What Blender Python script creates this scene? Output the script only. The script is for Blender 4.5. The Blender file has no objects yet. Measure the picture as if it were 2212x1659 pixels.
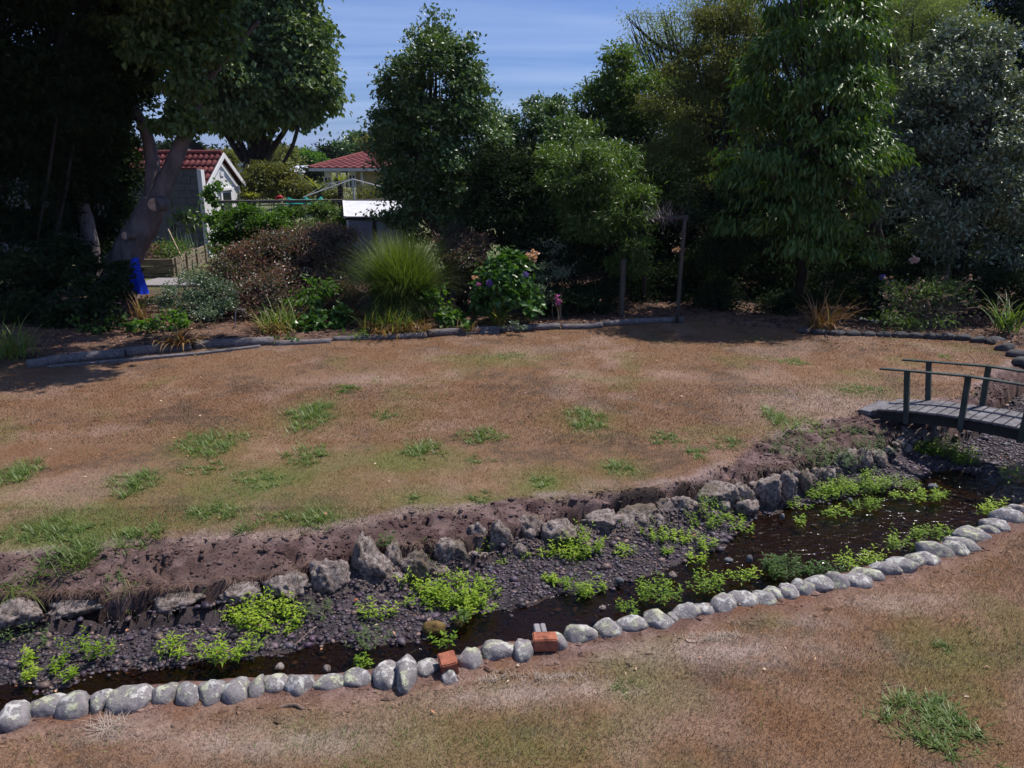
import bpy, math, random
import numpy as np
from mathutils import Vector, Matrix

rad = math.radians
C = bpy.context.scene.collection
SC = bpy.context.scene

# ------------------------------------------------------------------ camera, sky, sun
PITCH, FOC, CAMH = 16.2, 1700.0, 3.0          # photograph measured at 2212 x 1659
cam_d = bpy.data.cameras.new("camera"); cam = bpy.data.objects.new("camera", cam_d); C.objects.link(cam)
cam.location = (0, 0, CAMH); cam.rotation_euler = (rad(90 - PITCH), 0, 0)
cam_d.sensor_width = 36; cam_d.lens = 36 * FOC / 2212.0
cam_d.clip_start = 0.05; cam_d.clip_end = 9000
SC.camera = cam
SUN_EL, SUN_AZ = 61.0, 60.0                   # azimuth from +Y (view direction) towards +X
w = bpy.data.worlds.new("World"); SC.world = w; w.use_nodes = True
nt = w.node_tree; nt.nodes.clear()
def N(nt, t, **k):
    n = nt.nodes.new(t)
    for a, b in k.items(): setattr(n, a, b)
    return n
out = N(nt, "ShaderNodeOutputWorld"); bg = N(nt, "ShaderNodeBackground")
sky = N(nt, "ShaderNodeTexSky", sky_type='NISHITA', sun_disc=False)
sky.sun_elevation = rad(SUN_EL); sky.sun_rotation = rad(SUN_AZ)
sky.air_density = 1.0; sky.dust_density = 0.3; sky.ozone_density = 3.0; sky.altitude = 0
tc = N(nt, "ShaderNodeTexCoord"); sep = N(nt, "ShaderNodeSeparateXYZ"); nt.links.new(tc.outputs["Generated"], sep.inputs[0])
zz = N(nt, "ShaderNodeMath", operation='ADD'); zz.inputs[1].default_value = 0.10; nt.links.new(sep.outputs[2], zz.inputs[0])
zm = N(nt, "ShaderNodeMath", operation='MAXIMUM'); zm.inputs[1].default_value = 0.03; nt.links.new(zz.outputs[0], zm.inputs[0])
dx = N(nt, "ShaderNodeMath", operation='DIVIDE'); dy = N(nt, "ShaderNodeMath", operation='DIVIDE')
nt.links.new(sep.outputs[0], dx.inputs[0]); nt.links.new(zm.outputs[0], dx.inputs[1])
nt.links.new(sep.outputs[1], dy.inputs[0]); nt.links.new(zm.outputs[0], dy.inputs[1])
cmb = N(nt, "ShaderNodeCombineXYZ"); nt.links.new(dx.outputs[0], cmb.inputs[0]); nt.links.new(dy.outputs[0], cmb.inputs[1])
mp = N(nt, "ShaderNodeMapping"); mp.inputs["Rotation"].default_value = (0, 0, rad(-24)); mp.inputs["Scale"].default_value = (0.2, 0.95, 1)
mp.inputs["Location"].default_value = (0.3, 0.1, 0)
nt.links.new(cmb.outputs[0], mp.inputs[0])
cn = N(nt, "ShaderNodeTexNoise"); cn.inputs["Scale"].default_value = 1.3; cn.inputs["Detail"].default_value = 6; cn.inputs["Roughness"].default_value = 0.55
cn.inputs["Distortion"].default_value = 0.5
nt.links.new(mp.outputs[0], cn.inputs["Vector"])
cr = N(nt, "ShaderNodeMapRange"); cr.inputs[1].default_value = 0.40; cr.inputs[2].default_value = 0.76; cr.inputs[3].default_value = 0.14; cr.inputs[4].default_value = 0.85
nt.links.new(cn.outputs["Fac"], cr.inputs[0])
tint = N(nt, "ShaderNodeMix", data_type='RGBA', blend_type='MULTIPLY'); tint.inputs[0].default_value = 1.0
tint.inputs[7].default_value = (0.62, 0.90, 1.62, 1)
nt.links.new(sky.outputs[0], tint.inputs[6])
mx = N(nt, "ShaderNodeMix", data_type='RGBA'); nt.links.new(cr.outputs[0], mx.inputs[0])
nt.links.new(tint.outputs[2], mx.inputs[6]); mx.inputs[7].default_value = (7.2, 9.6, 14.5, 1)
SKYMIX = mx
nt.links.new(mx.outputs[2], bg.inputs[0]); bg.inputs[1].default_value = 0.054
nt.links.new(bg.outputs[0], out.inputs[0])
sl = bpy.data.lights.new("sun", 'SUN'); sl.energy = 5.0; sl.angle = rad(0.53); sl.color = (1.0, 0.93, 0.86)
so = bpy.data.objects.new("sun", sl); C.objects.link(so)
_az, _el = rad(SUN_AZ), rad(SUN_EL)
SUND = Vector((math.sin(_az) * math.cos(_el), math.cos(_az) * math.cos(_el), math.sin(_el)))
so.rotation_euler = SUND.to_track_quat('Z', 'Y').to_euler()
vs = SC.view_settings; vs.view_transform = 'Standard'; vs.look = 'None'; vs.exposure = 0.22; vs.gamma = 1.0; vs.use_curve_mapping = False
SC.cycles.max_bounces = 6; SC.cycles.diffuse_bounces = 1; SC.cycles.glossy_bounces = 2
SC.cycles.transmission_bounces = 4; SC.cycles.transparent_max_bounces = 8
SC.cycles.sample_clamp_indirect = 4; SC.cycles.caustics_reflective = False; SC.cycles.caustics_refractive = False

R = np.random.default_rng(7)
random.seed(7)
CP, SP = math.cos(rad(PITCH)), math.sin(rad(PITCH))
def ray(px, py):
    u = (px - 1106.0) / FOC; v = -(py - 829.5) / FOC
    return np.array([u, CP + v * SP, -SP + v * CP])
def G(px, py, z=0.0):                          # the point of height z seen at a pixel
    d = ray(px, py); t = (z - CAMH) / d[2]; return np.array([d[0] * t, d[1] * t, z])
def Y(px, py, y):                              # the point at distance y seen at a pixel
    d = ray(px, py); t = y / d[1]; return np.array([d[0] * t, y, CAMH + d[2] * t])
def pxsize(p):                                 # metres per pixel at a point
    return (p[1] * CP + (CAMH - p[2]) * SP) / FOC

# ------------------------------------------------------------------ noise
def _hash(ix, iy, s):
    h = (ix.astype(np.int64) * 374761393 + iy.astype(np.int64) * 668265263 + s * 2147483647 // 7) & 0xffffffff
    h = ((h ^ (h >> 13)) * 1274126177) & 0xffffffff
    return ((h ^ (h >> 16)) & 0xffffff) / float(0xffffff)
def vn(x, y, s=0):
    ix = np.floor(x); iy = np.floor(y); fx = x - ix; fy = y - iy
    fx = fx * fx * (3 - 2 * fx); fy = fy * fy * (3 - 2 * fy)
    a = _hash(ix, iy, s); b = _hash(ix + 1, iy, s); c = _hash(ix, iy + 1, s); d = _hash(ix + 1, iy + 1, s)
    return (a * (1 - fx) + b * fx) * (1 - fy) + (c * (1 - fx) + d * fx) * fy
def fbm(x, y, o=4, s=0):
    r = 0; a = 0.5; t = 0
    for k in range(o):
        r = r + a * vn(x, y, s + k * 17); t += a; x = x * 2.03 + 11.3; y = y * 2.03 - 7.7; a *= 0.5
    return r / t
def sst(a, b, x):
    t = np.clip((x - a) / (b - a), 0, 1); return t * t * (3 - 2 * t)

# ------------------------------------------------------------------ objects
def tag(o, label=None, cat=None, group=None, kind=None):
    if label: o['label'] = label
    if cat: o['category'] = cat
    if group: o['group'] = group
    if kind: o['kind'] = kind
    return o
def empty(name, loc, label, cat, group=None):
    o = bpy.data.objects.new(name, None); C.objects.link(o); o.location = loc; o.empty_display_size = 0.1
    return tag(o, label, cat, group)
def link(name, me, mat=None, parent=None):
    o = bpy.data.objects.new(name, me); C.objects.link(o)
    if mat is not None and not me.materials: me.materials.append(mat)
    if parent is not None:
        o.parent = parent
        chain = parent; off = Vector((0, 0, 0))
        while chain is not None: off += chain.location; chain = chain.parent
        o.location = -off
    return o
def mesh_np(name, V, F, attrs=None, smooth=False, cols=None):
    """V (n,3); F (m,k) with k = 3 or 4"""
    V = np.asarray(V, dtype=np.float32); F = np.asarray(F, dtype=np.int32); k = F.shape[1]
    me = bpy.data.meshes.new(name)
    me.vertices.add(len(V)); me.vertices.foreach_set("co", V.ravel())
    me.loops.add(F.size); me.loops.foreach_set("vertex_index", F.ravel())
    me.polygons.add(len(F))
    me.polygons.foreach_set("loop_start", np.arange(0, F.size, k, dtype=np.int32))
    me.polygons.foreach_set("loop_total", np.full(len(F), k, dtype=np.int32))
    me.polygons.foreach_set("use_smooth", np.full(len(F), smooth, dtype=bool))
    if attrs:
        for a, arr in attrs.items():
            at = me.attributes.new(a, 'FLOAT', 'POINT'); at.data.foreach_set("value", np.asarray(arr, dtype=np.float32))
    if cols is not None:
        at = me.attributes.new("col", 'FLOAT_COLOR', 'POINT')
        cc = np.ones((len(V), 4), dtype=np.float32); cc[:, :3] = cols; at.data.foreach_set("color", cc.ravel())
    me.update(calc_edges=True); return me
class MB:                                      # small mesh builder
    def __init__(s): s.v = []; s.f = []
    def add(s, vs, fs):
        n = len(s.v); s.v += [tuple(map(float, v)) for v in vs]; s.f += [tuple(i + n for i in f) for f in fs]
    def box(s, o, a, b, c):                    # corner o, edge vectors a, b, c
        o, a, b, c = map(np.array, (o, a, b, c))
        vs = [o, o + a, o + a + b, o + b, o + c, o + a + c, o + a + b + c, o + b + c]
        s.add(vs, [(0, 3, 2, 1), (4, 5, 6, 7), (0, 1, 5, 4), (1, 2, 6, 5), (2, 3, 7, 6), (3, 0, 4, 7)])
    def tube(s, pts, rs, n=8, cap=True, wob=0.0, seed=0):
        rr = np.random.default_rng(seed); base = len(s.v); pts = [np.array(p, float) for p in pts]
        if np.isscalar(rs): rs = [rs] * len(pts)
        ref = None
        for i, p in enumerate(pts):
            t = pts[min(i + 1, len(pts) - 1)] - pts[max(i - 1, 0)]; t = t / (np.linalg.norm(t) + 1e-9)
            if ref is None: ref = np.array([0, 0, 1.0]) if abs(t[2]) < 0.9 else np.array([1.0, 0, 0])
            u = np.cross(t, ref); u /= np.linalg.norm(u) + 1e-9; v = np.cross(t, u)
            ref = np.cross(u, t) if False else ref
            for k in range(n):
                a = 2 * math.pi * k / n; q = rs[i] * (1 + wob * (rr.random() - .5) * 2)
                s.v.append(tuple(p + (u * math.cos(a) + v * math.sin(a)) * q))
        for i in range(len(pts) - 1):
            for k in range(n):
                a = base + i * n + k; b = base + i * n + (k + 1) % n
                s.f.append((a, b, b + n, a + n))
        if cap:
            s.f.append(tuple(base + k for k in range(n))[::-1]); s.f.append(tuple(base + (len(pts) - 1) * n + k for k in range(n)))
    def mesh(s, name, smooth=False, bevel=0):
        me = bpy.data.meshes.new(name); me.from_pydata(s.v, [], s.f)
        if bevel:
            import bmesh
            bm = bmesh.new(); bm.from_mesh(me); bmesh.ops.recalc_face_normals(bm, faces=bm.faces)
            bmesh.ops.bevel(bm, geom=list(bm.edges), offset=bevel, segments=1, affect='EDGES', profile=0.5)
            bm.to_mesh(me); bm.free()
        me.polygons.foreach_set("use_smooth", [smooth] * len(me.polygons)); me.update(); return me
    def build(s, name, mat, parent=None, smooth=False, bevel=0):
        return link(name, s.mesh(name, smooth, bevel), mat, parent)
def spline(pts, n=4):                          # Catmull-Rom through points (also radii columns)
    P = np.array(pts, float); o = []
    for i in range(len(P) - 1):
        a = P[max(i - 1, 0)]; b = P[i]; c = P[i + 1]; d = P[min(i + 2, len(P) - 1)]
        for t in np.linspace(0, 1, n, endpoint=False):
            o.append(.5 * (2 * b + (c - a) * t + (2 * a - 5 * b + 4 * c - d) * t * t + (3 * b - a - 3 * c + d) * t ** 3))
    o.append(P[-1]); return np.array(o)

# ------------------------------------------------------------------ materials
def mat(name):
    m = bpy.data.materials.new(name); m.use_nodes = True; m.node_tree.nodes.clear(); return m, m.node_tree
def noise_mat(name, cols, scale=6, rough=0.8, bump=0.3, bscale=40, stretch=(1, 1, 1), spec=0.3, detail=6, rand=True, bdist=0.01):
    m, t = mat(name); o = N(t, "ShaderNodeOutputMaterial"); p = N(t, "ShaderNodeBsdfPrincipled")
    tc = N(t, "ShaderNodeTexCoord"); mpp = N(t, "ShaderNodeMapping"); mpp.inputs["Scale"].default_value = stretch
    if rand:
        oi = N(t, "ShaderNodeObjectInfo"); ml = N(t, "ShaderNodeMath", operation='MULTIPLY'); ml.inputs[1].default_value = 37.0
        t.links.new(oi.outputs["Random"], ml.inputs[0]); t.links.new(ml.outputs[0], mpp.inputs["Location"])
    t.links.new(tc.outputs["Object"], mpp.inputs[0])
    n = N(t, "ShaderNodeTexNoise"); n.inputs["Scale"].default_value = scale; n.inputs["Detail"].default_value = detail; n.inputs["Roughness"].default_value = 0.6
    t.links.new(mpp.outputs[0], n.inputs["Vector"])
    r = N(t, "ShaderNodeValToRGB"); el = r.color_ramp.elements
    lo, hi = 0.3, 0.7
    while len(el) < len(cols): el.new(0.5)
    for i, c in enumerate(cols):
        el[i].position = lo + (hi - lo) * i / max(1, len(cols) - 1); el[i].color = (*c, 1)
    t.links.new(n.outputs["Fac"], r.inputs[0]); t.links.new(r.outputs[0], p.inputs["Base Color"])
    p.inputs["Roughness"].default_value = rough; p.inputs["Specular IOR Level"].default_value = spec
    if bump:
        b = N(t, "ShaderNodeBump"); b.inputs["Strength"].default_value = bump; b.inputs["Distance"].default_value = bdist
        n2 = N(t, "ShaderNodeTexNoise"); n2.inputs["Scale"].default_value = bscale; n2.inputs["Detail"].default_value = 6
        t.links.new(mpp.outputs[0], n2.inputs["Vector"]); t.links.new(n2.outputs["Fac"], b.inputs["Height"]); t.links.new(b.outputs[0], p.inputs["Normal"])
    t.links.new(p.outputs[0], o.inputs[0]); return m
def leaf_mat(name, cols, rough=0.45, trans=0.3, spec=0.35, tcol=1.5):
    m, t = mat(name); o = N(t, "ShaderNodeOutputMaterial"); p = N(t, "ShaderNodeBsdfPrincipled")
    a = N(t, "ShaderNodeAttribute", attribute_name="rnd"); r = N(t, "ShaderNodeValToRGB"); el = r.color_ramp.elements
    while len(el) < len(cols): el.new(0.5)
    for i, c in enumerate(cols): el[i].position = i / max(1, len(cols) - 1); el[i].color = (*c, 1)
    t.links.new(a.outputs["Fac"], r.inputs[0]); t.links.new(r.outputs[0], p.inputs["Base Color"])
    p.inputs["Roughness"].default_value = rough; p.inputs["Specular IOR Level"].default_value = spec
    tr = N(t, "ShaderNodeBsdfTranslucent"); mm = N(t, "ShaderNodeMix", data_type='RGBA', blend_type='MULTIPLY'); mm.inputs[0].default_value = 1
    mm.inputs[7].default_value = (tcol * 0.95, tcol, tcol * 0.35, 1); t.links.new(r.outputs[0], mm.inputs[6]); t.links.new(mm.outputs[2], tr.inputs[0])
    ms = N(t, "ShaderNodeMixShader"); ms.inputs[0].default_value = trans
    t.links.new(p.outputs[0], ms.inputs[1]); t.links.new(tr.outputs[0], ms.inputs[2]); t.links.new(ms.outputs[0], o.inputs[0]); return m
def col_mat(name, rough=0.9, fine=90.0, amp=0.5, bump=0.4, bdist=0.02, spec=0.15):
    m, t = mat(name); o = N(t, "ShaderNodeOutputMaterial"); p = N(t, "ShaderNodeBsdfPrincipled")
    a = N(t, "ShaderNodeAttribute", attribute_name="col"); tc = N(t, "ShaderNodeTexCoord")
    n = N(t, "ShaderNodeTexNoise"); n.inputs["Scale"].default_value = fine; n.inputs["Detail"].default_value = 5; n.inputs["Roughness"].default_value = 0.7
    t.links.new(tc.outputs["Object"], n.inputs["Vector"])
    mr = N(t, "ShaderNodeMapRange"); mr.inputs[1].default_value = 0.3; mr.inputs[2].default_value = 0.7; mr.inputs[3].default_value = 1 - amp; mr.inputs[4].default_value = 1 + amp
    t.links.new(n.outputs["Fac"], mr.inputs[0])
    mm = N(t, "ShaderNodeVectorMath", operation='SCALE'); t.links.new(a.outputs["Color"], mm.inputs[0]); t.links.new(mr.outputs[0], mm.inputs["Scale"])
    t.links.new(mm.outputs[0], p.inputs["Base Color"]); p.inputs["Roughness"].default_value = rough; p.inputs["Specular IOR Level"].default_value = spec
    b = N(t, "ShaderNodeBump"); b.inputs["Strength"].default_value = bump; b.inputs["Distance"].default_value = bdist
    t.links.new(n.outputs["Fac"], b.inputs["Height"]); t.links.new(b.outputs[0], p.inputs["Normal"])
    t.links.new(p.outputs[0], o.inputs[0]); return m
def plain(name, c, rough=0.6, spec=0.3): return noise_mat(name, [tuple(x * .85 for x in c), c, tuple(min(1, x * 1.12) for x in c)], scale=5, rough=rough, bump=0.05, spec=spec)

def cobble_mat():
    m, t = mat("lichened_cobble"); o = N(t, "ShaderNodeOutputMaterial"); p = N(t, "ShaderNodeBsdfPrincipled")
    tc = N(t, "ShaderNodeTexCoord"); oi = N(t, "ShaderNodeObjectInfo")
    ml = N(t, "ShaderNodeMath", operation='MULTIPLY'); ml.inputs[1].default_value = 41.0; t.links.new(oi.outputs["Random"], ml.inputs[0])
    mpp = N(t, "ShaderNodeMapping"); t.links.new(tc.outputs["Object"], mpp.inputs[0]); t.links.new(ml.outputs[0], mpp.inputs["Location"])
    n = N(t, "ShaderNodeTexNoise"); n.inputs["Scale"].default_value = 24; n.inputs["Detail"].default_value = 9; n.inputs["Roughness"].default_value = 0.75
    t.links.new(mpp.outputs[0], n.inputs["Vector"])
    r = N(t, "ShaderNodeValToRGB"); e = r.color_ramp.elements; e.new(0.5)
    e[0].position = .3; e[0].color = (.12, .11, .125, 1); e[1].position = .5; e[1].color = (.23, .21, .212, 1); e[2].position = .72; e[2].color = (.35, .325, .315, 1)
    t.links.new(n.outputs["Fac"], r.inputs[0])
    n2 = N(t, "ShaderNodeTexNoise"); n2.inputs["Scale"].default_value = 16; n2.inputs["Detail"].default_value = 8; n2.inputs["Roughness"].default_value = 0.72; n2.inputs["Distortion"].default_value = 0.15
    t.links.new(mpp.outputs[0], n2.inputs["Vector"])
    geo = N(t, "ShaderNodeNewGeometry"); sx = N(t, "ShaderNodeSeparateXYZ"); t.links.new(geo.outputs["Normal"], sx.inputs[0])
    k = N(t, "ShaderNodeMath", operation='MULTIPLY_ADD'); k.inputs[1].default_value = 0.10; t.links.new(sx.outputs[2], k.inputs[0]); t.links.new(n2.outputs["Fac"], k.inputs[2])
    th = N(t, "ShaderNodeMapRange"); th.inputs[1].default_value = .57; th.inputs[2].default_value = .64; t.links.new(k.outputs[0], th.inputs[0])
    lc = N(t, "ShaderNodeMix", data_type='RGBA'); lc.inputs[6].default_value = (.45, .46, .32, 1); lc.inputs[7].default_value = (.50, .485, .46, 1)
    n3 = N(t, "ShaderNodeTexNoise"); n3.inputs["Scale"].default_value = 5; t.links.new(mpp.outputs[0], n3.inputs["Vector"])
    th3 = N(t, "ShaderNodeMapRange"); th3.inputs[1].default_value = .45; th3.inputs[2].default_value = .55; t.links.new(n3.outputs["Fac"], th3.inputs[0]); t.links.new(th3.outputs[0], lc.inputs[0])
    mxx = N(t, "ShaderNodeMix", data_type='RGBA'); t.links.new(th.outputs[0], mxx.inputs[0]); t.links.new(r.outputs[0], mxx.inputs[6]); t.links.new(lc.outputs[2], mxx.inputs[7])
    t.links.new(mxx.outputs[2], p.inputs["Base Color"]); p.inputs["Roughness"].default_value = 0.85; p.inputs["Specular IOR Level"].default_value = .25
    b = N(t, "ShaderNodeBump"); b.inputs["Strength"].default_value = 0.8; b.inputs["Distance"].default_value = 0.018
    ad = N(t, "ShaderNodeMath", operation='MULTIPLY_ADD'); ad.inputs[1].default_value = .3; t.links.new(th.outputs[0], ad.inputs[0]); t.links.new(n.outputs["Fac"], ad.inputs[2])
    t.links.new(ad.outputs[0], b.inputs["Height"]); t.links.new(b.outputs[0], p.inputs["Normal"]); t.links.new(p.outputs[0], o.inputs[0]); return m
def tufa_mat():
    m, t = mat("rough_wall_rock"); o = N(t, "ShaderNodeOutputMaterial"); p = N(t, "ShaderNodeBsdfPrincipled")
    tc = N(t, "ShaderNodeTexCoord"); oi = N(t, "ShaderNodeObjectInfo")
    ml = N(t, "ShaderNodeMath", operation='MULTIPLY'); ml.inputs[1].default_value = 23.0; t.links.new(oi.outputs["Random"], ml.inputs[0])
    mpp = N(t, "ShaderNodeMapping"); t.links.new(tc.outputs["Object"], mpp.inputs[0]); t.links.new(ml.outputs[0], mpp.inputs["Location"])
    n = N(t, "ShaderNodeTexNoise"); n.inputs["Scale"].default_value = 30; n.inputs["Detail"].default_value = 10; n.inputs["Roughness"].default_value = 0.8
    t.links.new(mpp.outputs[0], n.inputs["Vector"])
    r = N(t, "ShaderNodeValToRGB"); e = r.color_ramp.elements; e.new(0.5); e.new(.6)
    for q, (po, c) in enumerate([(.38, (.04, .033, .033)), (.46, (.20, .155, .14)), (.53, (.33, .275, .25)), (.64, (.56, .50, .47))]):
        e[q].position = po; e[q].color = (*c, 1)
    t.links.new(n.outputs["Fac"], r.inputs[0])
    n2 = N(t, "ShaderNodeTexNoise"); n2.inputs["Scale"].default_value = 4; n2.inputs["Detail"].default_value = 6; t.links.new(mpp.outputs[0], n2.inputs["Vector"])
    th = N(t, "ShaderNodeMapRange"); th.inputs[1].default_value = .52; th.inputs[2].default_value = .66; th.inputs[4].default_value = .6; t.links.new(n2.outputs["Fac"], th.inputs[0])
    mxx = N(t, "ShaderNodeMix", data_type='RGBA'); t.links.new(th.outputs[0], mxx.inputs[0]); t.links.new(r.outputs[0], mxx.inputs[6]); mxx.inputs[7].default_value = (.12, .095, .055, 1)
    t.links.new(mxx.outputs[2], p.inputs["Base Color"]); p.inputs["Roughness"].default_value = 0.95; p.inputs["Specular IOR Level"].default_value = .1
    b = N(t, "ShaderNodeBump"); b.inputs["Strength"].default_value = 1.0; b.inputs["Distance"].default_value = 0.035
    t.links.new(n.outputs["Fac"], b.inputs["Height"]); t.links.new(b.outputs[0], p.inputs["Normal"]); t.links.new(p.outputs[0], o.inputs[0]); return m
def water_mat():
    m, t = mat("stream_water"); o = N(t, "ShaderNodeOutputMaterial")
    tr = N(t, "ShaderNodeBsdfTransparent"); tr.inputs[0].default_value = (.40, .30, .20, 1)
    gl = N(t, "ShaderNodeBsdfGlossy"); gl.inputs["Roughness"].default_value = 0.10
    fr = N(t, "ShaderNodeFresnel"); fr.inputs[0].default_value = 1.33
    tc = N(t, "ShaderNodeTexCoord"); n = N(t, "ShaderNodeTexNoise"); n.inputs["Scale"].default_value = 17; n.inputs["Detail"].default_value = 4; n.inputs["Distortion"].default_value = .6
    mp = N(t, "ShaderNodeMapping"); mp.inputs["Scale"].default_value = (0.6, 1.3, 1); mp.inputs["Rotation"].default_value = (0, 0, rad(18))
    t.links.new(tc.outputs["Object"], mp.inputs[0]); t.links.new(mp.outputs[0], n.inputs["Vector"])
    b = N(t, "ShaderNodeBump"); b.inputs["Strength"].default_value = 0.75; b.inputs["Distance"].default_value = 0.02
    t.links.new(n.outputs["Fac"], b.inputs["Height"])
    for q in (gl, fr): t.links.new(b.outputs[0], q.inputs["Normal"])
    ms = N(t, "ShaderNodeMixShader"); t.links.new(fr.outputs[0], ms.inputs[0]); t.links.new(tr.outputs[0], ms.inputs[1]); t.links.new(gl.outputs[0], ms.inputs[2])
    t.links.new(ms.outputs[0], o.inputs[0]); return m
def glass_mat():
    m, t = mat("greenhouse_glass"); o = N(t, "ShaderNodeOutputMaterial"); tr = N(t, "ShaderNodeBsdfTransparent"); tr.inputs[0].default_value = (.75, .8, .85, 1)
    p = N(t, "ShaderNodeBsdfPrincipled"); p.inputs["Base Color"].default_value = (.35, .4, .5, 1); p.inputs["Roughness"].default_value = .15
    ms = N(t, "ShaderNodeMixShader"); ms.inputs[0].default_value = .55; t.links.new(tr.outputs[0], ms.inputs[1]); t.links.new(p.outputs[0], ms.inputs[2]); t.links.new(ms.outputs[0], o.inputs[0]); return m

M = dict(
    cobble=cobble_mat(), tufa=tufa_mat(), water=water_mat(), glass=glass_mat(),
    ground=col_mat("dry_ground", fine=55, amp=.40, bump=.6, bdist=.02),
    blade=col_mat("lawn_blades", fine=400, amp=.15, bump=0, rough=.7),
    pebble=col_mat("wet_pebbles", fine=160, amp=.3, bump=.15, bdist=.004, rough=.55, spec=.4),
    brick=noise_mat("old_brick", [(.10, .035, .025), (.30, .10, .055), (.40, .15, .09)], scale=14, bump=.6, bscale=60),
    log=noise_mat("weathered_log", [(.05, .042, .045), (.13, .118, .122), (.24, .22, .22)], scale=7, stretch=(.8, 9, 9), bump=.6, bscale=22, rough=.9),
    bark=noise_mat("grey_bark", [(.07, .058, .06), (.16, .135, .135), (.25, .215, .21)], scale=5, stretch=(1, 1, .35), bump=.9, bscale=16, bdist=.03, rand=False),
    darkbark=noise_mat("dark_bark", [(.015, .012, .01), (.035, .028, .023), (.055, .045, .038)], scale=6, bump=.7, bscale=14, rand=False),
    cutwood=noise_mat("cut_wood", [(.30, .15, .10), (.52, .34, .25), (.60, .42, .33)], scale=9, bump=.3),
    plank=noise_mat("grey_plank", [(.06, .056, .06), (.135, .128, .138), (.22, .21, .225)], scale=9, stretch=(1, 1, 1), bump=.5, bscale=50, rough=.85),
    post=noise_mat("dark_green_post", [(.022, .030, .026), (.040, .052, .045), (.07, .085, .075)], scale=12, stretch=(1, 1, .3), bump=.4, rough=.7),
    beamdark=noise_mat("dark_beam", [(.02, .02, .018), (.045, .04, .036)], scale=8, bump=.4, rough=.9),
    concrete=noise_mat("concrete_step", [(.19, .18, .19), (.30, .28, .29)], scale=8, bump=.4, rough=.95),
    block=noise_mat("grey_block", [(.09, .09, .095), (.125, .125, .135), (.15, .15, .155)], scale=4, bump=.4, bscale=40, rough=.95),
    mortar=plain("mortar", (.16, .16, .17), .95), white=noise_mat("white_paint", [(.62, .62, .64), (.78, .78, .80)], scale=4, stretch=(4, 4, .6), bump=.1, rough=.55),
    tile=noise_mat("red_tile", [(.085, .02, .022), (.155, .036, .036), (.20, .052, .05)], scale=3, bump=.3, rough=.75),
    brickwall=noise_mat("cream_brick", [(.30, .24, .14), (.42, .34, .20)], scale=6, bump=.3, rough=.9),
    whitewall=plain("white_wall", (.62, .63, .66)), darkglass=plain("dark_window", (.02, .025, .03), .12, .6),
    metal=noise_mat("galvanised", [(.45, .46, .5), (.62, .63, .66)], scale=6, bump=.1, rough=.4), greysteel=plain("grey_roof", (.5, .52, .55), .5),
    timber=noise_mat("raised_bed_board", [(.13, .10, .07), (.23, .19, .14), (.31, .27, .21)], scale=5, stretch=(.7, 6, 6), bump=.4, rough=.9),
    stake=plain("pale_stake", (.42, .31, .2)), beam=noise_mat("grey_beam", [(.10, .09, .08), (.22, .20, .18)], scale=6, stretch=(1, 6, 6), bump=.4),
    net=plain("teal_net", (.03, .42, .34)), red=plain("red_cloth", (.5, .03, .04)), tarp=noise_mat("blue_tarp", [(.004, .03, .5), (.008, .07, .85)], scale=3, bump=.2, rough=.45, spec=.5),
    dish=plain("dark_dish", (.035, .035, .04), .35, .5), soil=noise_mat("bed_soil", [(.06, .04, .03), (.14, .09, .07)], scale=10, bump=.8),
    shadepost=noise_mat("shade_dark_post", [(.05, .04, .034), (.095, .08, .065)], scale=6, stretch=(5, 5, .6), bump=.4), hose=plain("orange_hose", (.5, .25, .15)),  # arch posts: colour darkened to stand in for tree shade
    hills=plain("far_hills", (.05, .075, .05), 1), stick=noise_mat("dry_stick", [(.12, .08, .06), (.28, .2, .16)], scale=8),
    moss=noise_mat("mossy_stone", [(.05, .035, .01), (.16, .10, .03), (.10, .10, .03)], scale=20, bump=.8, bscale=70),
    darkstone=noise_mat('dark_stone', [(.03, .03, .032), (.07, .068, .072)], scale=9, bump=.5),
    wire=plain("grey_wire", (.3, .33, .35), .4),
)
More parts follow.
